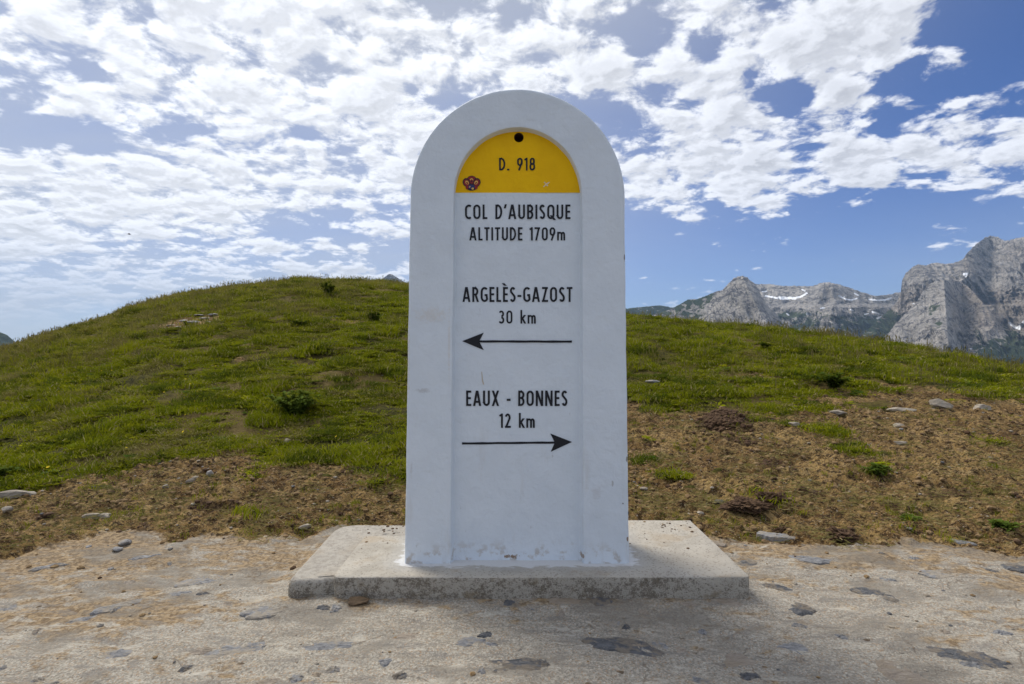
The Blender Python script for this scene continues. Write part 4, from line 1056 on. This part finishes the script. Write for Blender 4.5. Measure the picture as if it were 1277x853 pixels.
rock('rock', 803, 608, 9, 4, M_pale, 'small pale stone beside the right edge of the milestone', 'rock', 22)
rock('rock', 657, 740, 13, 9, M_brownrock, 'small triangular brown stone against the front of the plinth', 'rock', 23, sub=2)
rock('rock', 446, 749, 30, 9, M_brownrock, 'dark brown lump lying in front of the plinth, lower left', 'rock', 24, depth=.5)
rock('dung_pat', 928, 628, 44, 14, M_soil, 'larger crusted dark brown dung pat on the right soil', 'dung', 30, depth=.8)
rock('dung_pat', 962, 620, 26, 12, M_soil, 'smaller dark dung pat touching the larger one', 'dung', 31, depth=.8)
rock('dung_pat', 1050, 661, 36, 10, M_soil, 'dark crumbly dung pat at the right edge of the pavement', 'dung', 32, depth=.8)
rock('dung_pat', 978, 656, 22, 8, M_soil, 'small dark dung pat between plinth and soil', 'dung', 33, depth=.8)
# broken rock showing through the turf high on the left hill
oc = empty('rock_outcrop', at(240, 396)); tag(oc, 'patch of broken grey rocks showing through the turf high on the left hill', 'outcrop')
OCP = Vector(oc.location)
for i, (px, py, w_, h_) in enumerate([(216, 397, 16, 6), (230, 392, 14, 6), (243, 395, 20, 7), (256, 390, 16, 5), (268, 387, 16, 6), (248, 388, 12, 4), (225, 400, 12, 4), (262, 396, 12, 4), (238, 387, 10, 4), (272, 391, 8, 4), (209, 402, 8, 3)]):
    x, y, z = at(px, py); bm = rock_mesh(50 + i, 2); me = bpy.data.meshes.new('rock'); bm.to_mesh(me); bm.free(); me.materials.append(M_slate_l if i % 3 else M_pale)
    o = bpy.data.objects.new('rock', me); link(o, oc); o.location = Vector((x, y, z)) - OCP; hw = w_ / F * y / 2; o.scale = (hw, hw, h_ / F * y * .34); o.rotation_euler = (0, 0, i)

# ------------------------------------------------------------------ scattering with geometry nodes
def lib(name, V, Fc, mat, tone=None, smooth=False):
    me = bpy.data.meshes.new(name); me.from_pydata([tuple(v) for v in V], [], [tuple(f) for f in Fc]); me.update(); me.materials.append(mat)
    if tone is not None:
        a = me.attributes.new('tone', 'FLOAT', 'POINT'); a.data.foreach_set('value', np.asarray(tone, dtype=np.float32))
    return bpy.data.objects.new(name, me)
def scatter(name, label, pts, rotz, scl, variants, tilt=None, idx=None):
    me = bpy.data.meshes.new(name); me.vertices.add(len(pts)); me.vertices.foreach_set('co', np.asarray(pts, dtype=np.float32).ravel())
    rot = np.zeros((len(pts), 3), dtype=np.float32); rot[:, 2] = rotz
    if tilt is not None: rot[:, :2] = tilt
    a = me.attributes.new('rot', 'FLOAT_VECTOR', 'POINT'); a.data.foreach_set('vector', rot.ravel())
    s = np.asarray(scl, dtype=np.float32); s = np.repeat(s[:, None], 3, 1) if s.ndim == 1 else s
    a = me.attributes.new('scl', 'FLOAT_VECTOR', 'POINT'); a.data.foreach_set('vector', s.ravel())
    a = me.attributes.new('idx', 'INT', 'POINT'); a.data.foreach_set('value', np.asarray(idx if idx is not None else rng.integers(0, len(variants), len(pts)), dtype=np.int32))
    for v in variants:
        pass
    o = bpy.data.objects.new(name, me); link(o); tag(o, label, kind='stuff')
    c = bpy.data.collections.new(name + '_kinds')
    for i, v in enumerate(variants): v.name = '%s_kind_%02d' % (name, i); c.objects.link(v)
    g = bpy.data.node_groups.new(name + '_scatter', 'GeometryNodeTree')
    g.interface.new_socket('Geometry', in_out='INPUT', socket_type='NodeSocketGeometry'); g.interface.new_socket('Geometry', in_out='OUTPUT', socket_type='NodeSocketGeometry')
    N, L = g.nodes, g.links
    gi, go = N.new('NodeGroupInput'), N.new('NodeGroupOutput')
    m2p = N.new('GeometryNodeMeshToPoints'); ip = N.new('GeometryNodeInstanceOnPoints'); ci = N.new('GeometryNodeCollectionInfo')
    ci.inputs[0].default_value = c; ci.inputs['Separate Children'].default_value = True; ci.inputs['Reset Children'].default_value = True
    def na(nm, t):
        n = N.new('GeometryNodeInputNamedAttribute'); n.data_type = t; n.inputs[0].default_value = nm; return n.outputs[0]
    L.new(gi.outputs[0], m2p.inputs[0]); L.new(m2p.outputs[0], ip.inputs['Points']); L.new(ci.outputs[0], ip.inputs['Instance'])
    ip.inputs['Pick Instance'].default_value = True
    L.new(na('idx', 'INT'), ip.inputs['Instance Index'])
    e2r = N.new('FunctionNodeEulerToRotation'); L.new(na('rot', 'FLOAT_VECTOR'), e2r.inputs[0]); L.new(e2r.outputs[0], ip.inputs['Rotation'])
    L.new(na('scl', 'FLOAT_VECTOR'), ip.inputs['Scale']); L.new(ip.outputs[0], go.inputs[0])
    md = o.modifiers.new('scatter', 'NODES'); md.node_group = g
    return o
def tuft(seed, n, rad, hmin, hmax, wid, lean=.5, dryp=.08, fine=False):
    R = random.Random(seed); V = []; Fc = []; T = []
    for _ in range(n):
        a = R.uniform(0, 2 * math.pi); d = rad * math.sqrt(R.random()); x, y = d * math.cos(a), d * math.sin(a)
        hh = R.uniform(hmin, hmax); b = R.uniform(0, 2 * math.pi); ln = R.uniform(.1, lean) * hh; fa = R.uniform(0, math.pi)
        wx_, wy_ = math.cos(fa) * wid / 2 * R.uniform(.7, 1.3), math.sin(fa) * wid / 2
        lx, ly = math.cos(b) * ln, math.sin(b) * ln
        i = len(V); t = 1.0 if R.random() < dryp else R.random() * .7
        V += [(x - wx_, y - wy_, -.01), (x + wx_, y + wy_, -.01), (x + lx * .4 + wx_ * .8, y + ly * .4 + wy_ * .8, hh * .6), (x + lx * .4 - wx_ * .8, y + ly * .4 - wy_ * .8, hh * .6), (x + lx, y + ly, hh)]
        Fc += [(i, i + 1, i + 2, i + 3), (i + 3, i + 2, i + 4)]; T += [t] * 5
    return V, Fc, T
kinds = []
for s in range(7):
    kinds.append(lib('tuft', *tuft(s, 70, .11, .018, .05, .0050, .9)[:2], M_grass, tuft(s, 70, .11, .018, .05, .0050, .9)[2]))
for s in range(3):
    t_ = tuft(20 + s, 80, .10, .04, .10, .0050, .9, .12); kinds.append(lib('tuft', t_[0], t_[1], M_grass, t_[2]))
# broad-leaved low herbs
def herb(seed, n=22):
    R = random.Random(seed); V = []; Fc = []; T = []
    for _ in range(n):
        a = R.uniform(0, 6.28); L_ = R.uniform(.02, .05); w_ = L_ * .38; d = R.uniform(0, .04); x, y = d * math.cos(a), d * math.sin(a); up = R.uniform(.1, .8)
        c, s_ = math.cos(a), math.sin(a); i = len(V); z0 = .004
        V += [(x, y, z0), (x + c * L_ * .5 - s_ * w_, y + s_ * L_ * .5 + c * w_, z0 + L_ * up * .6), (x + c * L_, y + s_ * L_, z0 + L_ * up * .8), (x + c * L_ * .5 + s_ * w_, y + s_ * L_ * .5 - c * w_, z0 + L_ * up * .6)]
        Fc += [(i, i + 1, i + 2, i + 3)]; T += [R.random() * .7] * 4
    return V, Fc, T
for s in range(3):
    t_ = herb(40 + s); kinds.append(lib('herb', t_[0], t_[1], M_weed if s == 0 else M_grass, t_[2]))
for s in range(3):
    t_ = tuft(60 + s, 60, .12, .012, .045, .0045, 1.6); kinds.append(lib('straw_tuft', t_[0], t_[1], M_stalk, t_[2]))
M_dark = foliage_mat('dark_grass', (.030, .055, .006), (.06, .095, .010), (.10, .13, .02), dry=(.09, .09, .03))
for s in range(2):
    t_ = tuft(80 + s, 90, .09, .03, .085, .005, .8, .02); kinds.append(lib('dark_tuft', t_[0], t_[1], M_dark, t_[2]))
def polar_pts(n, r1, r2, a1=-47, a2=47, power=1.0):
    u = rng.random(n); r = np.exp(np.log(r1) + (np.log(r2) - np.log(r1)) * u ** power); a = np.radians(rng.uniform(a1, a2, n))
    return r * np.sin(a), r * np.cos(a), r
N0 = 150000
X, Y, R_ = polar_pts(N0, 3.0, 26.0, power=.72)
g, ap, dk, Z = fields(X, Y)
cl = fbm(X * 1.6, Y * 1.6, 21.0, 3)
gap = fbm(X * 2.3, Y * 2.9, 26.0, 4, .6)
keep = (g > .3) & (rng.random(N0) < np.clip((g - .25) * 1.5, 0, 1)) & (rng.random(N0) < np.clip(.62 + .5 * cl + 2.3 * gap, .04, 1))
X, Y, Z, R_, cl, g = X[keep], Y[keep], Z[keep], R_[keep], cl[keep], g[keep]
lump = fbm(X * 2.6, Y * 2.6, 31.0, 3)
big = np.clip(lump * 1.7, -.4, 1.1)
sc = (.62 + .045 * R_) * rng.uniform(.7, 1.25, len(X)) * (.8 + .5 * np.clip(g, 0, 1) * (1 + .35 * big))
idx = rng.integers(0, 7, len(X)); tall = (lump > .34) & (rng.random(len(X)) < .5); idx[tall] = rng.integers(7, 10, tall.sum())
dryn = fbm(X * 1.1, Y * 1.3, 36.0, 4, .6) + .10 * np.clip(-X / 5 + Y / 12 - 1.2, -1, 3)
st_ = rng.random(len(X)) < np.clip(.10 + 1.4 * (dryn - .05), .03, .85); idx[st_] = rng.integers(13, 16, st_.sum())
dt = (fbm(X * 1.9, Y * 2.2, 91.0, 3, .6) > .33) & (rng.random(len(X)) < .5); idx[dt] = rng.integers(16, 18, dt.sum())
hb = (rng.random(len(X)) < .22) & ~st_ & ~dt; idx[hb] = rng.integers(10, 13, hb.sum())
sc = np.stack([sc, sc, sc * (.50 + .42 * np.clip(lump * 2, -.3, 1)) * np.interp(R_, [4, 8, 20], [.62, .72, .7])], -1)
scatter('grass', 'short green pasture grass covering the hill', np.stack([X, Y, Z], -1), rng.uniform(0, 6.28, len(X)), sc, kinds, tilt=rng.normal(0, .12, (len(X), 2)), idx=idx)
print('grass tufts', len(X))
# sparse grass on the bare soil
n = 6500; X, Y, R_ = polar_pts(n, 2.95, 7.0); g, ap, dk, Z = fields(X, Y)
k = (g < .4) & (ap < .3) & (fbm(X * 2.6, Y * 2.6, 41.0, 4, .6) > .10); X, Y, Z = X[k], Y[k], Z[k]
k2 = [lib('sprig', *tuft(70 + s, 14, .03, .012, .035, .003, 1.2)[:2], M_grass, tuft(70 + s, 14, .03, .012, .035, .003, 1.2)[2]) for s in range(3)]
scatter('grass_sprigs', 'thin sprigs of grass on the bare brown soil', np.stack([X, Y, Z], -1), rng.uniform(0, 6.28, len(X)), rng.uniform(.35, 1.0, len(X)), k2)
# tall dry stalks, thickest along the brow
def stalks(seed, n=9):
    R = random.Random(seed); V = []; Fc = []; T = []
    for _ in range(n):
        x, y = R.gauss(0, .05), R.gauss(0, .05); hh = R.uniform(.08, .26); b = R.uniform(0, 6.28); ln = hh * R.uniform(.05, .35); lx, ly = math.cos(b) * ln, math.sin(b) * ln; w_ = .0030
        i = len(V); t = R.random() * .7
        for k in range(4):
            f = k / 3; V += [(x + lx * f * f - w_, y + ly * f * f, hh * f - .01), (x + lx * f * f + w_, y + ly * f * f + w_, hh * f - .01)]
        Fc += [(i, i + 1, i + 3, i + 2), (i + 2, i + 3, i + 5, i + 4), (i + 4, i + 5, i + 7, i + 6)]
        j = len(V); X_, Y_, Z_ = x + lx, y + ly, hh - .015; s_ = R.uniform(.006, .011)
        V += [(X_ - s_, Y_, Z_), (X_, Y_ + s_, Z_ + s_), (X_ + s_, Y_, Z_), (X_, Y_, Z_ + s_ * 4.5), (X_, Y_, Z_ - s_ * 3)]
        Fc += [(j, j + 1, j + 3), (j + 1, j + 2, j + 3), (j, j + 4, j + 2), (j, j + 2, j + 3)]
        T += [t] * (len(V) - i)
    return V, Fc, T
k3 = [lib('stalk', *(lambda t_: (t_[0], t_[1], M_stalk, t_[2]))(stalks(90 + s))) for s in range(6)]
n = 7500; a = rng.uniform(-46, 46, n); a[: n // 2] = rng.uniform(-46, -14, n // 2)
rc = rc_of(a); r = rc * (1 + rng.normal(0, .09, n) - .02); r[::2] = rc[::2] * rng.uniform(.45, 1.05, len(r[::2]))
X, Y = r * np.sin(np.radians(a)), r * np.cos(np.radians(a)); g, ap, dk, Z = fields(X, Y)
cl = fbm(X * .8, Y * .8, 51.0, 3); k = (g > .5) & (rng.random(n) < np.clip(.45 + 1.3 * cl, .04, 1)); X, Y, Z, a = X[k], Y[k], Z[k], a[k]
scatter('dry_grass_stalks', 'thin dry seed stalks standing along the brow of the hill', np.stack([X, Y, Z], -1), rng.uniform(0, 6.28, len(X)), rng.uniform(.4, 1.0, len(X)) ** 1.2 * np.interp(a, [-40, 0, 40], [.9, .75, .85]), k3)
# straw and root litter on the soil
def litter(seed, n=16):
    R = random.Random(seed); V = []; Fc = []; T = []
    for _ in range(n):
        x, y = R.gauss(0, .05), R.gauss(0, .05); a = R.gauss(0, .9); L_ = R.uniform(.012, .045); w_ = .0016; z0, z1 = R.uniform(.002, .012), R.uniform(.002, .014); c, q = math.cos(a), math.sin(a); i = len(V)
        V += [(x, y, z0), (x - q * w_, y + c * w_, z0 + w_), (x + c * L_, y + q * L_, z1), (x + c * L_ - q * w_, y + q * L_ + c * w_, z1 + w_)]; Fc += [(i, i + 2, i + 3, i + 1)]; T += [R.random() * .9] * 4
    return V, Fc, T
k4 = [lib('litter', *(lambda t_: (t_[0], t_[1], M_stalk, t_[2]))(litter(95 + s))) for s in range(5)]
n = 9000; X, Y, R_ = polar_pts(n, 2.8, 8.0); g, ap, dk, Z = fields(X, Y)
ins = (X > SLAB[0] - .05) & (X < SLAB[1] + .05) & (Y > SLAB[2] - .05) & (Y < SLAB[3] + .05)
k = (g < .6) & (ap < .5) & ~ins & (rng.random(n) < np.clip(.45 + 1.3 * fbm(X * 2, Y * 2, 46.0, 3), .05, 1)); X, Y, Z = X[k], Y[k], Z[k]
scatter('straw_litter', 'trampled straw and roots littering the bare soil', np.stack([X, Y, Z], -1), rng.normal(0, .5, len(X)), rng.uniform(.6, 1.3, len(X)), k4)
# small yellow flowers
fl = []
V = [(0, 0, .0)]; Fc = []
for i in range(6): V.append((.009 * math.cos(i * 1.047), .009 * math.sin(i * 1.047), .004))
for i in range(6): Fc.append((0, 1 + i, 1 + (i + 1) % 6))
n = 260; X, Y, R_ = polar_pts(n, 3.6, 9, -45, 20); g, ap, dk, Z = fields(X, Y); k = (g > .7) & (fbm(X * .9, Y * .9, 61.0, 2) > -.05); X, Y, Z = X[k], Y[k], Z[k]
scatter('flowers', 'tiny yellow meadow flowers dotted in the grass', np.stack([X, Y, Z + .045], -1), rng.uniform(0, 6, len(X)), rng.uniform(.6, 1.2, len(X)), [lib('flower', V, Fc, M_petal)], tilt=rng.normal(-.1, .35, (len(X), 2)) + np.array([.5, 0]))
# pebbles and clods
def small_rock(seed, mat, flatz=.6):
    bm = rock_mesh(seed, 1, 6); me = bpy.data.meshes.new('pebble'); 
    for v in bm.verts: v.co.z *= flatz
    bm.to_mesh(me); bm.free(); me.materials.append(mat); return bpy.data.objects.new('pebble', me)
n = 5200; X, Y, R_ = polar_pts(n, 1.5, 7.5); g, ap, dk, Z = fields(X, Y)
ins = (X > SLAB[0] - .02) & (X < SLAB[1] + .02) & (Y > SLAB[2] - .02) & (Y < SLAB[3] + .02)
pr = np.where(ap > .5, .10, np.where(g > .4, .06, .55)) * (1 + .8 * fbm(X * 1.5, Y * 1.5, 71.0, 3)); k = (rng.random(n) < pr) & ~ins
X, Y, Z, R_ = X[k], Y[k], Z[k], R_[k]
scatter('pebbles', 'small pale and grey pebbles strewn over the soil', np.stack([X, Y, Z + .001], -1), rng.uniform(0, 6.28, len(X)), (.0035 + .012 * rng.random(len(X)) ** 3.0) * (.6 + .12 * R_), [small_rock(200 + i, (M_pale, M_slate_l, M_pale, M_tan, M_slate_d)[i], .5) for i in range(5)])
n = 26000; X, Y, R_ = polar_pts(n, 2.6, 7.5); g, ap, dk, Z = fields(X, Y)
ins = (X > SLAB[0] - .02) & (X < SLAB[1] + .02) & (Y > SLAB[2] - .02) & (Y < SLAB[3] + .02)
cf = fbm(X * 2.0, Y * 2.5, 81.0, 3)
pr = np.clip((1 - g) * (1 - ap * .97), 0, 1) * np.clip(.30 + 1.1 * cf + 1.2 * dk, .03, 1); k = (rng.random(n) < pr) & ~ins
X, Y, Z, R_, dk = X[k], Y[k], Z[k], R_[k], dk[k]
ck = [small_rock(300 + i, (M_tan, M_tan, M_soil, M_soil)[i], .62) for i in range(4)]
ix = np.where(rng.random(len(X)) < .22 + .7 * dk, rng.integers(2, 4, len(X)), rng.integers(0, 2, len(X)))
scatter('soil_clods', 'loose crumbly clods of brown soil', np.stack([X, Y, Z + .002], -1), rng.uniform(0, 6.28, len(X)), (.005 + .017 * rng.random(len(X)) ** 2.6) * (.55 + .13 * R_) * (1 + .5 * dk), ck, idx=ix)
# grit and crumbs of earth lying on the plinth
n = 420; X = rng.uniform(SLAB[0] + .06, SLAB[1] - .04, n); Y = SLAB[3] - np.abs(rng.normal(0, .16, n)) - .01; k = (Y > SLAB[2] + .08) & ~((np.abs(X - .02) < .48) & (Y > 2.28) & (Y < 2.63)) & (rng.random(n) < .4 + .6 * (fbm(X * 4, Y * 4, 3.3, 2) > .1)); X, Y = X[k], Y[k]
scatter('grit', 'crumbs of earth and grit scattered on the plinth', np.stack([X, Y, np.full(len(X), PLT + .001)], -1), rng.uniform(0, 6.28, len(X)), .002 + .008 * rng.random(len(X)) ** 3, [small_rock(500 + i, (M_soil, M_tan)[i], .5) for i in range(2)])
# turned-up dark earth mound
n = 900; c_ = patch(905, 522, 52, 20); X = c_[0] + rng.normal(0, .5, n) * c_[2] * 1.0; Y = c_[1] + rng.normal(0, .5, n) * c_[3]; X += (Y - c_[1]) * c_[0] / c_[1]
Z = fields(X, Y)[3]; bl = blob(X, Y, c_)
scatter('soil_mound', 'heap of turned-up dark earth clods at the grass edge', np.stack([X, Y, Z + .05 * bl * rng.random(n)], -1), rng.uniform(0, 6.28, n), rng.uniform(.010, .032, n), [small_rock(400 + i, M_soil, .7) for i in range(3)])

# ------------------------------------------------------------------ single plants
def leaf_mesh(R, V, Fc, base, d, L_, w_):
    d = Vector(d).normalized(); s_ = d.cross(Vector((0, 0, 1))); s_ = s_.normalized() if s_.length > 1e-3 else Vector((1, 0, 0))
    b = Vector(base); i = len(V); mid = b + d * L_ * .5; up = s_.cross(d) * L_ * .08
    V += [tuple(b), tuple(mid + s_ * w_ + up), tuple(b + d * L_ - Vector((0, 0, L_ * .15))), tuple(mid - s_ * w_ + up), tuple(mid)]
    Fc += [(i, i + 4, i + 1), (i + 4, i + 2, i + 1), (i, i + 3, i + 4), (i + 4, i + 3, i + 2)]
def plant(px, py, w_, h_, label, seed, name='weed_plant', cat='plant', dense=1.0, mat=None, lf=.07):
    x, y, z = at(px, py); R = random.Random(seed); H = h_ / F * y; Wd = w_ / F * y / 2
    root = empty(name, (x, y, z)); tag(root, label, cat)
    SV, SF, LV, LF = [], [], [], []
    ns = int(9 * dense)
    for s_ in range(ns):
        a = R.uniform(0, 6.28); sp = R.uniform(.15, 1) * Wd; hh = H * R.uniform(.55, 1.0) * (1 - .25 * sp / max(Wd, .01)); tip = Vector((math.cos(a) * sp, math.sin(a) * sp, hh)); r_ = .004
        prev = None
        for k in range(6):
            f = k / 5; p = Vector((tip.x * f ** 1.4, tip.y * f ** 1.4, tip.z * f)); i = len(SV); q = r_ * (1 - .7 * f)
            SV += [tuple(p + Vector((q * math.cos(t), q * math.sin(t), 0))) for t in (0, 2.09, 4.19)]
            if prev is not None:
                for m_ in range(3): SF.append((prev + m_, prev + (m_ + 1) % 3, i + (m_ + 1) % 3, i + m_))
            prev = i
            if k:
                for _ in range(int(9 * dense)):
                    b = R.uniform(0, 6.28); e = R.uniform(-.1, .8); L_ = R.uniform(.6, 1.2) * lf
                    leaf_mesh(R, LV, LF, p + Vector((R.gauss(0, .01), R.gauss(0, .01), R.uniform(-.03, .03) * H * 2)), (math.cos(b), math.sin(b), e), L_, L_ * .26)
    mesh('stem', SV, SF, M_weed, root)
    mesh('foliage', LV, LF, mat or M_weed, root)['kind'] = 'stuff'
    return root
plant(1025, 412, 17, 26, 'small leafy bush standing on the brow before the snowy cirque', 1, dense=1.2, lf=.07)
plant(883, 404, 7, 12, 'thin dark seedling on the brow below the rock peak', 2, dense=.5, lf=.05)
plant(409, 362, 16, 17, 'thistle-like plant just below the hilltop, left of the milestone', 3, dense=1.0, lf=.09)
plant(954, 433, 13, 10, 'small dark tuft plant alone in the grass below the brow', 4, dense=1.0, lf=.05)
plant(1040, 480, 52, 20, 'wide dark bluish thistle clump in the grass on the right', 5, dense=2.0, lf=.05)
plant(368, 514, 56, 34, 'large dark green leafy clump in the middle of the left slope', 6, dense=2.6, lf=.05)
plant(1094, 588, 30, 11, 'low green leafy rosette on the right soil', 7, dense=1.3, lf=.04)
plant(1250, 657, 22, 10, 'small green tuft on the soil near the right edge', 8, dense=1.0, lf=.035)
plant(1136, 645, 22, 8, 'small green tuft beside the dark dung on the right soil', 9, dense=.9, lf=.03)
plant(232, 398, 10, 6, 'small dry weed beside the rock outcrop', 10, dense=.6, lf=.04)
plant(468, 398, 22, 11, 'dark grassy tussock high on the hill next to the milestone', 11, dense=1.4, lf=.07)
plant(376, 400, 20, 10, 'dark tussock below the hilltop thistle', 12, dense=1.2, lf=.07)
plant(10, 592, 40, 14, 'dark leafy clump in the grass at the left edge', 13, dense=1.6, lf=.045)
# ------------------------------------------------------------------ a bird far off to the left
def bird():
    d = 30.0; x, z = (161 - CX) / F * d, EYE + (CY - 292) / F * d
    root = empty('bird', (x, d, z), .5); tag(root, 'tiny dark bird flying before the clouds at the left', 'bird')
    M = material('dark_feathers', lambda nt, P: ((.03, .027, .025),))
    bm = bmesh.new(); bmesh.ops.create_uvsphere(bm, u_segments=12, v_segments=8, radius=1)
    for v in bm.verts:
        t = v.co.x; v.co = Vector((t * .085, v.co.y * .024 * (1 - .45 * max(-t, 0)), v.co.z * .024 * (1 - .5 * max(-t, 0))))
        if t > .75: v.co.z += .006
    me = bpy.data.meshes.new('body'); bm.to_mesh(me); bm.free(); me.materials.append(M); link(bpy.data.objects.new('body', me), root)
    for s in (-1, 1):
        V = [(.03, 0, .01), (-.03, 0, .012), (.035, s * .06, .035), (-.035, s * .06, .035), (.005, s * .13, .03), (-.03, s * .12, .028), (-.02, s * .165, .012)]
        V += [(a, b, c - .004) for a, b, c in V]
        Fc = [(0, 2, 3, 1), (2, 4, 5, 3), (4, 6, 5), (7, 8, 10, 9), (9, 10, 12, 11), (11, 12, 13), (0, 7, 9, 2), (2, 9, 11, 4), (4, 11, 13, 6), (6, 13, 12, 5), (5, 12, 10, 3), (3, 10, 8, 1)]
        mesh('wing', V, Fc, M, root)
    mesh('tail', [(-.07, -.006, 0), (-.07, .006, 0), (-.13, .018, .002), (-.13, -.018, .002), (-.07, 0, -.004), (-.13, 0, -.003)], [(0, 1, 2, 3), (4, 5, 2, 1), (0, 3, 5, 4)], M, root)
bird()

# ------------------------------------------------------------------ mountain air
def haze():
    bpy_v = [(-11000, -11000, -560), (11000, -11000, -560), (11000, 12500, -560), (-11000, 12500, -560), (-11000, -11000, 1500), (11000, -11000, 1500), (11000, 12500, 1500), (-11000, 12500, 1500)]
    m = bpy.data.materials.new('air'); m.use_nodes = True; nt = NT(m.node_tree)
    out = nt.n.new('ShaderNodeOutputMaterial'); v = nt.n.new('ShaderNodeVolumePrincipled')
    v.inputs['Color'].default_value = (.50, .70, 1, 1); v.inputs['Density'].default_value = HAZE; v.inputs['Anisotropy'].default_value = .2
    nt.l.new(v.outputs[0], out.inputs['Volume'])
    o = mesh('haze', bpy_v, [(3, 2, 1, 0), (4, 5, 6, 7), (0, 1, 5, 4), (1, 2, 6, 5), (2, 3, 7, 6), (3, 0, 4, 7)], m)
    tag(o, 'thin blue summer haze between the hill and the mountains', kind='stuff')
HAZE = .000027
if HAZE: haze()
